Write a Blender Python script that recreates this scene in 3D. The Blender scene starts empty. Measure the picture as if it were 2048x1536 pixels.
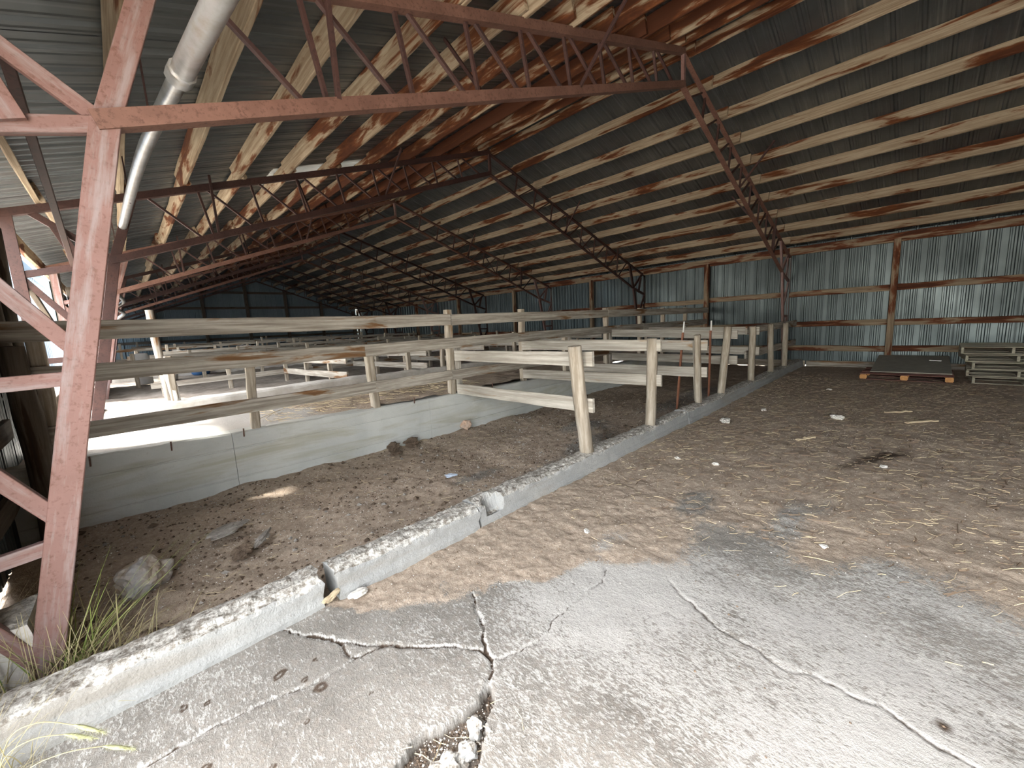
import bpy, bmesh, math, random
import numpy as np
from mathutils import Matrix, Vector, Euler
random.seed(7)
SC = bpy.context.scene
COL = SC.collection

# ------------------------------------------------------------------ camera
cd = bpy.data.cameras.new('camera'); cam = bpy.data.objects.new('camera', cd); COL.objects.link(cam)
R_ = Vector((0.71343329, -0.69894456, -0.04989436))
U_ = Vector((0.13854589, 0.07090243, 0.9878147))
F_ = Vector((0.68689008, 0.71165255, -0.14742005))
cam.matrix_world = Matrix(((R_.x, U_.x, -F_.x, 0), (R_.y, U_.y, -F_.y, 0), (R_.z, U_.z, -F_.z, 1.6), (0, 0, 0, 1)))
cd.sensor_fit = 'HORIZONTAL'; cd.sensor_width = 36.0; cd.lens = 799.31 / 2048 * 36.0
cd.clip_start = 0.05; cd.clip_end = 400
SC.camera = cam

# ------------------------------------------------------------------ light
SUN_DIR = Vector((-0.48, 0.48, 0.775)).normalized()          # towards the sun, beyond the open left side
w = bpy.data.worlds.new('sky'); SC.world = w; w.use_nodes = True
nt = w.node_tree; nt.nodes.clear()
sky = nt.nodes.new('ShaderNodeTexSky'); sky.sky_type = 'NISHITA'; sky.sun_disc = False
sky.sun_elevation = math.asin(SUN_DIR.z); sky.sun_rotation = math.atan2(SUN_DIR.x, SUN_DIR.y)
sky.air_density = 1.0; sky.dust_density = 3.0; sky.ozone_density = 1.0
mixc = nt.nodes.new('ShaderNodeMix'); mixc.data_type = 'RGBA'; mixc.inputs[0].default_value = 0.8
mixc.inputs[7].default_value = (2.7, 2.63, 2.47, 1)            # thin bright cloud over the blue
bg = nt.nodes.new('ShaderNodeBackground'); bg.inputs[1].default_value = 1.25
ow = nt.nodes.new('ShaderNodeOutputWorld')
nt.links.new(sky.outputs[0], mixc.inputs[6]); nt.links.new(mixc.outputs[2], bg.inputs[0]); nt.links.new(bg.outputs[0], ow.inputs[0])
sl = bpy.data.lights.new('sun', 'SUN'); sl.energy = 5.5; sl.angle = math.radians(4); sl.color = (1.0, 0.95, 0.87)
so = bpy.data.objects.new('sun', sl); COL.objects.link(so)
so.rotation_euler = SUN_DIR.to_track_quat('Z', 'Y').to_euler(); so.location = (-10, 0, 12)
SC.view_settings.view_transform = 'Standard'; SC.view_settings.look = 'None'
SC.view_settings.gamma = 1.0; SC.view_settings.use_curve_mapping = False
SC.view_settings.exposure = 1.9

# ------------------------------------------------------------------ helpers
WM = {}                                   # world matrices by object name
def reg(o, M): WM[o.name] = M
def tag(o, label=None, cat=None, group=None, kind=None):
    if label: o['label'] = label
    if cat: o['category'] = cat
    if group: o['group'] = group
    if kind: o['kind'] = kind
    return o
def empty(name, loc=(0, 0, 0), rz=0.0, rot=None):
    o = bpy.data.objects.new(name, None); COL.objects.link(o); o.empty_display_size = 0.1
    M = Matrix.Translation(loc) @ (rot.to_matrix().to_4x4() if rot is not None else Matrix.Rotation(rz, 4, 'Z'))
    o.matrix_basis = M; reg(o, M); return o
def thing(name, label, cat, loc=(0, 0, 0), rz=0.0, group=None, rot=None):
    return tag(empty(name, loc, rz, rot), label, cat, group)
def struct(name, loc=(0, 0, 0)):
    return tag(empty(name, loc), kind='structure')
def link(name, me, M=None, parent=None, mat=None):
    o = bpy.data.objects.new(name, me); COL.objects.link(o)
    M = M if M is not None else Matrix.Identity(4)
    if parent is not None:
        o.parent = parent; o.matrix_basis = WM[parent.name].inverted() @ M
    else:
        o.matrix_basis = M
    reg(o, M)
    if mat is not None and not me.materials: me.materials.append(mat)
    return o
def copy_tree(src, M, label=None, group=None):
    """copy a thing with its parts (and their sub-parts), placed by world matrix M"""
    c = src.copy(); COL.objects.link(c); c.matrix_basis = M; reg(c, M)
    if label: c['label'] = label
    if group: c['group'] = group
    for ch in list(src.children):
        d = ch.copy(); COL.objects.link(d); d.parent = c
        reg(d, M @ ch.matrix_basis)
        for g in list(ch.children):
            e = g.copy(); COL.objects.link(e); e.parent = d
    return c
def pymesh(name, V, F, mat=None, smooth=False):
    me = bpy.data.meshes.new(name); me.from_pydata([tuple(map(float, v)) for v in V], [], F); me.update()
    if mat is not None: me.materials.append(mat)
    if smooth:
        for p in me.polygons: p.use_smooth = True
    return me
def frame(p0, p1, up=(0, 0, 1)):
    p0 = Vector(p0); p1 = Vector(p1); x = (p1 - p0).normalized(); up = Vector(up)
    if abs(x.dot(up)) > 0.98: up = Vector((0, 1, 0))
    y = up.cross(x).normalized(); z = x.cross(y)
    M = Matrix(((x.x, y.x, z.x, 0), (x.y, y.y, z.y, 0), (x.z, y.z, z.z, 0), (0, 0, 0, 1)))
    return Matrix.Translation(p0) @ M, (p1 - p0).length
CACHE = {}
def box_me(L, wd, h, mat, prof='box', var=0):
    key = (round(L, 3), round(wd, 3), round(h, 3), mat.name, prof, var)
    if key in CACHE: return CACHE[key]
    if prof == 'box':
        b = min(wd, h) * 0.06
        pr = [(-wd/2 + b, -h/2), (wd/2 - b, -h/2), (wd/2, -h/2 + b), (wd/2, h/2 - b), (wd/2 - b, h/2), (-wd/2 + b, h/2), (-wd/2, h/2 - b), (-wd/2, -h/2 + b)]
    elif prof == 'L':
        t = 0.009
        pr = [(-wd/2, -h/2), (wd/2, -h/2), (wd/2, -h/2 + t), (-wd/2 + t, -h/2 + t), (-wd/2 + t, h/2), (-wd/2, h/2)]
    elif prof == 'C':
        t = 0.008
        pr = [(-wd/2, -h/2), (wd/2, -h/2), (wd/2, -h/2 + t), (-wd/2 + t, -h/2 + t), (-wd/2 + t, h/2 - t), (wd/2, h/2 - t), (wd/2, h/2), (-wd/2, h/2)]
    n = len(pr); V = [(0, a, b_) for a, b_ in pr] + [(L, a, b_) for a, b_ in pr]
    Fc = [(i, (i+1) % n, n + (i+1) % n, n + i) for i in range(n)]
    Fc = [f[::-1] for f in Fc]
    Fc += [tuple(range(n)), tuple(range(2*n - 1, n - 1, -1))] if prof == 'box' else [tuple(range(n)), tuple(range(2*n - 1, n - 1, -1))]
    me = pymesh('bar', V, Fc, mat); bm = bmesh.new(); bm.from_mesh(me); bmesh.ops.recalc_face_normals(bm, faces=bm.faces); bm.to_mesh(me); bm.free()
    CACHE[key] = me; return me
def bar(name, p0, p1, wd, h, mat, parent=None, up=(0, 0, 1), prof='box'):
    M, L = frame(p0, p1, up)
    return link(name, box_me(L, wd, h, mat, prof), M, parent)
def board_me(L, wd, h, mat, var=0, n=8, amp=0.006):
    """rough-sawn board: length along X, thickness along Y, height along Z, slightly wavy"""
    key = ('b', round(L, 3), round(wd, 3), round(h, 3), mat.name, var, n)
    if key in CACHE: return CACHE[key]
    r = random.Random(var*131 + int(L*1000)); V = []; Fc = []
    b = wd * 0.12
    for i in range(n + 1):
        x = L * i / n; ex = 0
        if i in (0, n): ex = r.uniform(-.006, .006)
        dz = r.uniform(-amp, amp); dy = r.uniform(-amp, amp) * .6; dh = r.uniform(-amp, amp)
        for a, c in [(-wd/2 + b, -h/2), (wd/2 - b, -h/2), (wd/2, -h/2 + b), (wd/2, h/2 - b), (wd/2 - b, h/2), (-wd/2 + b, h/2), (-wd/2, h/2 - b), (-wd/2, -h/2 + b)]:
            V.append((x + ex, a + dy, c + dz + (dh if c > 0 else 0)))
    for i in range(n):
        for k in range(8):
            Fc.append((i*8 + k, i*8 + (k+1) % 8, (i+1)*8 + (k+1) % 8, (i+1)*8 + k)[::-1])
    Fc += [tuple(range(8)), tuple(range(n*8 + 7, n*8 - 1, -1))]
    me = pymesh('board', V, Fc, mat); bm = bmesh.new(); bm.from_mesh(me); bmesh.ops.recalc_face_normals(bm, faces=bm.faces); bm.to_mesh(me); bm.free()
    CACHE[key] = me; return me
VARN = [0]
def board(name, p0, p1, wd, h, mat, parent=None, up=(0, 0, 1), var=None, n=8, amp=0.006):
    M, L = frame(p0, p1, up)
    if var is None: VARN[0] += 1; var = VARN[0] % 7
    return link(name, board_me(L, wd, h, mat, var, n, amp), M, parent)

# numpy value noise ---------------------------------------------------
def _h(i, j, s):
    s = int(s)
    n = (i * 374761393 + j * 668265263 + s * 1442695041) & 0x7fffffff
    n = ((n ^ (n >> 13)) * 1274126177) & 0x7fffffff
    return ((n ^ (n >> 16)) & 0xffff) / 65535.0
def vnoise(x, y, s=0):
    x = np.asarray(x, float); y = np.asarray(y, float)
    i = np.floor(x).astype(np.int64); j = np.floor(y).astype(np.int64); fx = x - i; fy = y - j
    fx = fx*fx*(3 - 2*fx); fy = fy*fy*(3 - 2*fy)
    return (_h(i, j, s)*(1-fx) + _h(i+1, j, s)*fx)*(1-fy) + (_h(i, j+1, s)*(1-fx) + _h(i+1, j+1, s)*fx)*fy
def fbm(x, y, s=0, o=4, g=0.5):
    t = 0; a = 1; n = 0
    for k in range(o):
        t = t + a*vnoise(x*2**k, y*2**k, s + k*17); n += a; a *= g
    return t / n
def sstep(a, b, x):
    t = np.clip((x - a)/(b - a), 0, 1); return t*t*(3 - 2*t)
def polydist(X, Y, pts):
    d = np.full(X.shape, 1e9)
    for (ax, ay), (bx, by) in zip(pts[:-1], pts[1:]):
        vx, vy = bx-ax, by-ay; L2 = vx*vx + vy*vy + 1e-12
        t = np.clip(((X-ax)*vx + (Y-ay)*vy)/L2, 0, 1)
        d = np.minimum(d, np.hypot(X-ax-t*vx, Y-ay-t*vy))
    return d
def inpoly(X, Y, poly):
    c = np.zeros(X.shape, bool); n = len(poly)
    for k in range(n):
        x1, y1_ = poly[k]; x2, y2_ = poly[(k+1) % n]
        cond = ((y1_ > Y) != (y2_ > Y)) & (X < (x2-x1)*(Y-y1_)/(y2_-y1_ + 1e-12) + x1)
        c ^= cond
    return c
def gridmesh(name, xs, ys, zf, mat, maskf=None, smooth=True):
    X, Y = np.meshgrid(xs, ys, indexing='ij'); Z = zf(X, Y); nx, ny = X.shape
    V = np.stack([X, Y, Z], -1).reshape(-1, 3)
    idx = np.arange(nx*ny).reshape(nx, ny)
    Q = np.stack([idx[:-1, :-1], idx[1:, :-1], idx[1:, 1:], idx[:-1, 1:]], -1).reshape(-1, 4)
    me = bpy.data.meshes.new(name); me.vertices.add(len(V)); me.vertices.foreach_set('co', V.ravel())
    me.loops.add(Q.size); me.loops.foreach_set('vertex_index', Q.ravel().astype(np.int32))
    me.polygons.add(len(Q)); me.polygons.foreach_set('loop_start', np.arange(0, Q.size, 4, dtype=np.int32))
    me.polygons.foreach_set('loop_total', np.full(len(Q), 4, np.int32))
    if smooth: me.polygons.foreach_set('use_smooth', np.ones(len(Q), bool))
    me.update(); me.validate()
    if maskf is not None:
        m = maskf(X, Y); a = me.color_attributes.new('mask', 'FLOAT_COLOR', 'POINT')
        c = np.ones((nx*ny, 4), np.float32); c[:, :3] = np.stack([q.ravel() for q in m], -1)
        a.data.foreach_set('color', c.ravel())
    me.materials.append(mat); return me

# ------------------------------------------------------------------ materials
class N:
    def __init__(s, name, rough=0.8, metal=0.0, spec=0.3):
        s.m = bpy.data.materials.new(name); s.m.use_nodes = True; s.t = s.m.node_tree
        s.b = s.t.nodes['Principled BSDF']; s.b.inputs['Roughness'].default_value = rough; s.b.inputs['Metallic'].default_value = metal
        s.b.inputs['Specular IOR Level'].default_value = spec
    def n(s, typ, **k):
        x = s.t.nodes.new('ShaderNode' + typ)
        for a, b in k.items(): setattr(x, a, b)
        return x
    def l(s, a, b): s.t.links.new(a, b)
    def coord(s, kind='Object', scale=(1, 1, 1), rnd=False):
        tc = s.n('TexCoord'); mp = s.n('Mapping'); mp.inputs['Scale'].default_value = scale
        out = tc.outputs[kind] if kind != 'World' else s.n('NewGeometry').outputs['Position']
        if rnd:
            oi = s.n('ObjectInfo'); va = s.n('VectorMath', operation='ADD'); ml = s.n('Math', operation='MULTIPLY'); ml.inputs[1].default_value = 57.0
            s.l(oi.outputs['Random'], ml.inputs[0]); s.l(out, va.inputs[0]); s.l(ml.outputs[0], va.inputs[1]); out = va.outputs[0]
        s.l(out, mp.inputs['Vector']); return mp.outputs[0]
    def noise(s, co, scale=5, detail=5, rough=0.6, dist=0.0):
        x = s.n('TexNoise'); x.inputs['Scale'].default_value = scale; x.inputs['Detail'].default_value = detail
        x.inputs['Roughness'].default_value = rough; x.inputs['Distortion'].default_value = dist; s.l(co, x.inputs['Vector']); return x.outputs['Fac']
    def ramp(s, fac, stops):
        x = s.n('ValToRGB'); e = x.color_ramp.elements
        while len(e) < len(stops): e.new(0.5)
        for el, (p, c) in zip(e, stops): el.position = p; el.color = (c if len(c) == 4 else (*c, 1)) if not isinstance(c, (int, float)) else (c, c, c, 1)
        s.l(fac, x.inputs[0]); return x.outputs[0]
    def mix(s, fac, a, b, blend='MIX'):
        x = s.n('Mix', data_type='RGBA', blend_type=blend)
        for v, i in ((fac, 0), (a, 6), (b, 7)):
            if isinstance(v, (int, float)): x.inputs[i].default_value = v
            elif isinstance(v, tuple): x.inputs[i].default_value = (*v, 1)
            else: s.l(v, x.inputs[i])
        return x.outputs[2]
    def math(s, op, a, b=None, clamp=False):
        x = s.n('Math', operation=op, use_clamp=clamp)
        for i, v in enumerate((a, b)):
            if v is None: continue
            if isinstance(v, (int, float)): x.inputs[i].default_value = v
            else: s.l(v, x.inputs[i])
        return x.outputs[0]
    def bump(s, h, dist=0.01, strength=0.6):
        x = s.n('Bump'); x.inputs['Distance'].default_value = dist; x.inputs['Strength'].default_value = strength; s.l(h, x.inputs['Height']); s.l(x.outputs[0], s.b.inputs['Normal'])
    def col(s, c):
        if isinstance(c, tuple): s.b.inputs['Base Color'].default_value = (*c, 1)
        else: s.l(c, s.b.inputs['Base Color'])
        return s.m

def wood(name, pale, mid, stain, dark, amount=0.5, ridge=False, gscale=1.0):
    """weathered board: long grain along local X, blotchy water stains"""
    q = N(name, 0.85)
    cg = q.coord('Object', (1.2*gscale, 30, 30), True); g = q.noise(cg, 1.0, 6, 0.65)
    cs = q.coord('Object', (0.75, 5.0, 5.0), True); st = q.noise(cs, 1.25, 7, 0.6, 0.5)
    c2 = q.coord('Object', (5, 9, 9), True); sm = q.noise(c2, 1.4, 5, 0.6, 0.4)
    base = q.mix(q.ramp(g, [(0.38, 0.0), (0.60, 1.0)]), pale, mid)
    base = q.mix(q.math('MULTIPLY', q.ramp(sm, [(0.45, 0.0), (0.75, 1.0)]), 0.35), base, mid)
    fac = st
    if ridge:
        geo = q.n('NewGeometry'); sp = q.n('SeparateXYZ'); q.l(geo.outputs['Position'], sp.inputs[0])
        d = q.math('ABSOLUTE', q.math('SUBTRACT', sp.outputs['X'], 5.2))
        boost = q.math('MULTIPLY', q.math('SUBTRACT', 1.0, q.math('DIVIDE', d, 3.0), True), 0.21)
        fac = q.math('ADD', st, boost)
    e = 0.72 - 0.34*amount
    m1 = q.ramp(fac, [(e, 0.0), (e + 0.07, 1.0)])
    c = q.mix(m1, base, q.mix(q.ramp(g, [(0.35, 0), (0.65, 1)]), stain, tuple(v*0.6 for v in stain)))
    m2 = q.ramp(fac, [(e + 0.06, 0.0), (e + 0.15, 1.0)])
    c = q.mix(q.math('MULTIPLY', m2, 0.85), c, dark)
    q.bump(q.math('ADD', g, q.math('MULTIPLY', sm, 0.4)), 0.006, 0.5)
    return q.col(c)

M_PURLIN = wood('weathered_purlin_timber', (0.41, 0.335, 0.24), (0.255, 0.19, 0.125), (0.165, 0.055, 0.017), (0.06, 0.018, 0.008), 0.58, True)
M_GIRT = wood('stained_girt_timber', (0.33, 0.26, 0.18), (0.20, 0.145, 0.095), (0.17, 0.055, 0.022), (0.055, 0.018, 0.010), 0.72)
M_FENCE = wood('grey_fence_board', (0.48, 0.445, 0.385), (0.235, 0.205, 0.17), (0.25, 0.135, 0.06), (0.10, 0.045, 0.022), 0.46)
M_FENCE2 = wood('dusty_fence_board', (0.52, 0.49, 0.43), (0.31, 0.28, 0.235), (0.36, 0.25, 0.15), (0.2, 0.12, 0.07), 0.22)
M_POST = wood('pale_post_timber', (0.46, 0.41, 0.34), (0.27, 0.225, 0.17), (0.36, 0.24, 0.14), (0.20, 0.12, 0.07), 0.28, gscale=2)
M_PALLET = wood('grey_pallet_timber', (0.40, 0.38, 0.30), (0.24, 0.22, 0.17), (0.14, 0.10, 0.07), (0.06, 0.04, 0.03), 0.3)
M_PALRED = wood('reddish_pallet_timber', (0.20, 0.10, 0.08), (0.13, 0.06, 0.05), (0.08, 0.03, 0.03), (0.04, 0.02, 0.02), 0.4)
M_BLOCK = wood('orange_pallet_block', (0.62, 0.33, 0.13), (0.48, 0.24, 0.09), (0.30, 0.14, 0.05), (0.2, 0.09, 0.03), 0.25)
M_DARKWOOD = wood('dark_timber', (0.13, 0.11, 0.09), (0.08, 0.065, 0.05), (0.06, 0.035, 0.02), (0.03, 0.02, 0.015), 0.35)  # dark brown timber for left-end posts, girts and gable framing
M_SCRAP = wood('fresh_offcut_timber', (0.66, 0.55, 0.38), (0.52, 0.42, 0.28), (0.4, 0.3, 0.18), (0.3, 0.2, 0.1), 0.15)

def steel(name, a, b, rust, amt, wear=None):
    q = N(name, 0.62, 0.0, 0.35)
    n1 = q.noise(q.coord('World', (1, 1, 1)), 3.2, 6, 0.65); n2 = q.noise(q.coord('World', (1, 1, 1)), 38, 4, 0.7)
    c = q.mix(q.ramp(n1, [(0.35, 0.0), (0.65, 1.0)]), a, b)
    c = q.mix(q.math('MULTIPLY', q.ramp(n2, [(0.62 - amt*0.2, 0.0), (0.75 - amt*0.2, 1.0)]), 0.7), c, rust)
    if wear:
        n3 = q.noise(q.coord('Object', (2.5, 22, 22), True), 1.0, 5, 0.65); c = q.mix(q.math('MULTIPLY', q.ramp(n3, [(0.48, 0.0), (0.66, 1.0)]), 0.75), c, wear)
    q.bump(n2, 0.002, 0.35); return q.col(c)
M_STEEL = steel('red_oxide_steel', (0.215, 0.122, 0.108), (0.175, 0.098, 0.084), (0.12, 0.058, 0.042), 0.45, (0.265, 0.225, 0.225))
M_STEEL_SHADE = steel('shade_darkened_rusted_steel', (0.075, 0.036, 0.03), (0.045, 0.024, 0.022), (0.028, 0.016, 0.014), 0.5)  # darker copy of the red steel, backlit shade put into its colour
M_CHORD = steel('brown_rusted_chord_steel', (0.185, 0.098, 0.074), (0.125, 0.064, 0.048), (0.075, 0.036, 0.027), 0.5)
M_TPOST = steel('rusty_post_steel', (0.30, 0.12, 0.07), (0.22, 0.09, 0.05), (0.12, 0.05, 0.03), 0.4)

def sheet_mat(name, a, b, streak, metal=0.55, rough=0.42):
    q = N(name, rough, metal, 0.5)
    n1 = q.noise(q.coord('World'), 0.7, 5, 0.6); n2 = q.noise(q.coord('Object', (0.5, 22, 1), True), 1.0, 4, 0.7); n3 = q.noise(q.coord('World'), 60, 3, 0.7)
    c = q.mix(q.ramp(n1, [(0.35, 0.0), (0.68, 1.0)]), a, b)
    c = q.mix(q.math('MULTIPLY', q.ramp(n2, [(0.55, 0.0), (0.72, 1.0)]), 0.55), c, streak)
    c = q.mix(q.math('MULTIPLY', n3, 0.25), c, (0.15, 0.16, 0.16))
    q.l(q.ramp(n1, [(0.3, rough - 0.08), (0.7, rough + 0.15)]), q.b.inputs['Roughness'])
    return q.col(c)
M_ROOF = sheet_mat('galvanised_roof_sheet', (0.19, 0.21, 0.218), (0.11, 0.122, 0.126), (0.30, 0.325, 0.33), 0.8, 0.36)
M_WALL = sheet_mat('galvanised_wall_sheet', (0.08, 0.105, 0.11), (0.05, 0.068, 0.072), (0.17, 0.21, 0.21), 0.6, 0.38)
M_GABLE = sheet_mat('dull_gable_sheet', (0.22, 0.29, 0.33), (0.17, 0.23, 0.27), (0.28, 0.35, 0.38), 0.3, 0.6)
M_SIDING = sheet_mat('white_blue_siding', (0.36, 0.44, 0.53), (0.31, 0.40, 0.50), (0.42, 0.49, 0.56), 0.0, 0.6)
q = N('translucent_roof_panel', 0.6); q.b.inputs['Transmission Weight'].default_value = 0.10; M_FIBRE = q.col((0.75, 0.78, 0.76))
q = N('galvanised_pipe', 0.38, 0.75, 0.5); n1 = q.noise(q.coord('World'), 7, 6, 0.65); M_PIPE = q.col(q.ramp(n1, [(0.3, (0.36, 0.36, 0.35)), (0.55, (0.50, 0.51, 0.52)), (0.75, (0.40, 0.36, 0.31))]))

def floor_mat():
    """cracked concrete with white lime crust (mask G), trodden dirt (mask R) and dark dung or wet soil (mask B)"""
    q = N('cracked_concrete_and_dirt', 0.92, 0, 0.15)
    at = q.n('Attribute'); at.attribute_name = 'mask'; sp = q.n('SeparateColor'); q.l(at.outputs['Color'], sp.inputs[0])
    r, g, b = sp.outputs[0], sp.outputs[1], sp.outputs[2]
    cw = q.coord('World'); f1 = q.noise(cw, 2.2, 7, 0.62, 0.3); f2 = q.noise(cw, 26, 6, 0.7); f3 = q.noise(cw, 110, 4, 0.7)
    mp = q.n('Mapping'); mp.inputs['Rotation'].default_value = (0, 0, math.radians(8)); mp.inputs['Scale'].default_value = (46, 17, 1); q.l(q.n('NewGeometry').outputs['Position'], mp.inputs['Vector'])
    br = q.noise(mp.outputs[0], 1.0, 6, 0.70, 1.4); br2 = q.noise(mp.outputs[0], 2.7, 5, 0.7, 0.6)
    conc = q.mix(q.ramp(f1, [(0.35, 0), (0.65, 1)]), (0.195, 0.181, 0.16), (0.275, 0.257, 0.23))
    conc = q.mix(q.math('MULTIPLY', q.ramp(f2, [(0.48, 0), (0.68, 1)]), 0.35), conc, (0.33, 0.28, 0.23))
    conc = q.mix(q.math('MULTIPLY', q.ramp(f3, [(0.6, 0), (0.72, 1)]), 0.5), conc, (0.22, 0.20, 0.18))
    cf = q.math('ADD', q.math('ADD', q.math('MULTIPLY', br, 0.55), q.math('MULTIPLY', br2, 0.45)), q.math('MULTIPLY', q.math('SUBTRACT', g, 0.5), 0.20))
    conc = q.mix(q.math('MULTIPLY', q.ramp(cf, [(0.515, 0), (0.575, 1)]), 0.9), conc, (0.485, 0.47, 0.44))
    d1 = q.mix(q.ramp(f2, [(0.35, 0), (0.66, 1)]), (0.32, 0.25, 0.19), (0.50, 0.41, 0.325))
    d1 = q.mix(q.math('MULTIPLY', q.ramp(f3, [(0.58, 0), (0.68, 1)]), 0.8), d1, (0.64, 0.56, 0.45))
    d1 = q.mix(q.math('MULTIPLY', q.ramp(q.noise(cw, 75, 4, 0.7), [(0.60, 0), (0.70, 1)]), 0.7), d1, (0.09, 0.062, 0.045))
    df = q.math('ADD', r, q.math('MULTIPLY', q.math('SUBTRACT', q.math('ADD', f2, f3), 1.0), 1.1))
    c = q.mix(q.ramp(df, [(0.36, 0), (0.62, 1)]), conc, d1)
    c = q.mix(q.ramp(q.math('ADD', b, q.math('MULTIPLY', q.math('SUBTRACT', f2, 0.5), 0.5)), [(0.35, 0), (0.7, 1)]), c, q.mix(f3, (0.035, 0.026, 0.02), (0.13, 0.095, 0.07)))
    hgt = q.math('ADD', q.math('MULTIPLY', f2, 1.0), q.math('ADD', q.math('MULTIPLY', f3, 0.35), q.math('MULTIPLY', br, 0.5)))
    q.bump(hgt, 0.012, 0.75); return q.col(c)
M_FLOOR = floor_mat()

def conc_mat(name, a, b, pit, stain, smooth=False):
    q = N(name, 0.9, 0, 0.2); cw = q.coord('World')
    f1 = q.noise(cw, 1.6, 6, 0.6, 0.5); f2 = q.noise(cw, 30, 6, 0.72); f3 = q.noise(q.coord('World', (0.6, 0.6, 5)), 1.3, 5, 0.6, 0.8)
    vo = q.n('TexVoronoi'); vo.inputs['Scale'].default_value = 85; q.l(cw, vo.inputs['Vector'])
    c = q.mix(q.ramp(f1, [(0.35, 0), (0.65, 1)]), a, b)
    c = q.mix(q.math('MULTIPLY', q.ramp(f3, [(0.5, 0), (0.68, 1)]), 0.7), c, stain)
    # rough exposed top: upward faces show the pitted white aggregate
    geo = q.n('NewGeometry'); sx = q.n('SeparateXYZ'); q.l(geo.outputs['Normal'], sx.inputs[0])
    up = q.ramp(sx.outputs['Z'], [(0.45, 0), (0.75, 1)])
    if not smooth:
        agg = q.mix(q.ramp(f2, [(0.40, 0), (0.60, 1)]), pit, (0.66, 0.64, 0.59)); c = q.mix(up, c, agg)
    c = q.mix(q.math('MULTIPLY', q.ramp(f2, [(0.6, 0), (0.75, 1)]), 0.4), c, pit)
    q.bump(q.math('ADD', f2, q.math('MULTIPLY', vo.outputs['Distance'], 0.2)), 0.012, 0.25 if smooth else 0.7); return q.col(c)
M_KERB = conc_mat('rough_kerb_concrete', (0.35, 0.35, 0.335), (0.28, 0.285, 0.28), (0.20, 0.175, 0.145), (0.27, 0.245, 0.21))
M_FEEDWALL = conc_mat('formed_wall_concrete', (0.56, 0.57, 0.54), (0.46, 0.475, 0.455), (0.25, 0.24, 0.21), (0.38, 0.36, 0.27), True)
M_PIER = conc_mat('pale_pier_concrete', (0.6, 0.58, 0.54), (0.5, 0.48, 0.45), (0.3, 0.28, 0.25), (0.4, 0.36, 0.3))
def plain(name, c1, c2, sc=8, rough=0.9, bump=0.004, spec=0.25, kind='Object', rnd=True):
    q = N(name, rough, 0, spec); n1 = q.noise(q.coord(kind, (1, 1, 1), rnd), sc, 5, 0.65); 
    if bump: q.bump(n1, bump, 0.6)
    return q.col(q.ramp(n1, [(0.32, c1), (0.68, c2)]))
M_ALLEY = plain('pale_alley_concrete', (0.62, 0.58, 0.52), (0.78, 0.75, 0.70), 9, kind='World', rnd=False)  # pale concrete for the far kerbs and the shed skirt
M_PENDIRT = plain('grey_pen_dirt', (0.20, 0.17, 0.14), (0.36, 0.32, 0.28), 5, kind='World', rnd=False, bump=0.03)
M_GROUND = plain('dry_yard_gravel', (0.52, 0.47, 0.40), (0.66, 0.61, 0.53), 3, kind='World', rnd=False, bump=0.02)
M_ROCKB = plain('blue_grey_rock', (0.40, 0.45, 0.52), (0.52, 0.43, 0.33), 3.2, bump=0.02)
M_ROCKP = plain('pink_grey_stone', (0.52, 0.45, 0.38), (0.62, 0.42, 0.30), 9, bump=0.01)
M_STONE = plain('pale_stone', (0.48, 0.45, 0.41), (0.70, 0.68, 0.63), 14, bump=0.006)
M_DUNG = plain('dry_dung_clod', (0.085, 0.062, 0.045), (0.17, 0.125, 0.09), 16, bump=0.02)
M_CAKE = plain('grey_dung_cake', (0.26, 0.24, 0.22), (0.40, 0.37, 0.33), 20, bump=0.02)
M_STRAW = plain('dry_straw', (0.50, 0.40, 0.24), (0.68, 0.58, 0.38), 3, bump=0)
M_CHIP = plain('dark_litter', (0.11, 0.075, 0.05), (0.22, 0.16, 0.11), 3, bump=0)
M_PEB = plain('white_grit', (0.42, 0.38, 0.33), (0.72, 0.70, 0.66), 3, bump=0)
M_GRASS = plain('green_grass_blade', (0.16, 0.24, 0.055), (0.36, 0.38, 0.12), 2, bump=0)
M_DRYGRASS = plain('dry_grass_blade', (0.30, 0.255, 0.125), (0.44, 0.39, 0.22), 2, bump=0)
M_SEED = plain('pale_seed_head', (0.36, 0.36, 0.19), (0.46, 0.46, 0.28), 30, bump=0.004)
M_WHITE = plain('plain_white', (0.74, 0.74, 0.72), (0.82, 0.82, 0.80), 5, bump=0)
M_BLUE = plain('blue_plastic', (0.03, 0.09, 0.22), (0.05, 0.13, 0.30), 5, rough=0.5, bump=0)
M_PLASTIC = plain('blue_grey_plastic_film', (0.42, 0.50, 0.62), (0.55, 0.62, 0.72), 12, rough=0.4, bump=0.004)
M_MAT = plain('grey_plywood_sheet', (0.27, 0.26, 0.22), (0.34, 0.33, 0.28), 6, bump=0.002)
M_HOSE = plain('red_hose', (0.32, 0.06, 0.04), (0.40, 0.09, 0.06), 6, rough=0.5, bump=0)
M_NAIL = steel('rusty_rebar', (0.12, 0.06, 0.04), (0.09, 0.05, 0.035), (0.05, 0.03, 0.02), 0.5)

# ------------------------------------------------------------------ key dimensions
Y1, S = 2.85, 4.48                 # first truss, bay length
XR, XL, XW = 6.71, -0.74, 14.12    # ridge, open left side, sheeted right wall
YA, YB = -10.6, 32.3               # building ends
def zroof(x): return 5.60 - 0.327*abs(XR - x)      # underside of purlins
TH = math.atan(0.327)

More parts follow.
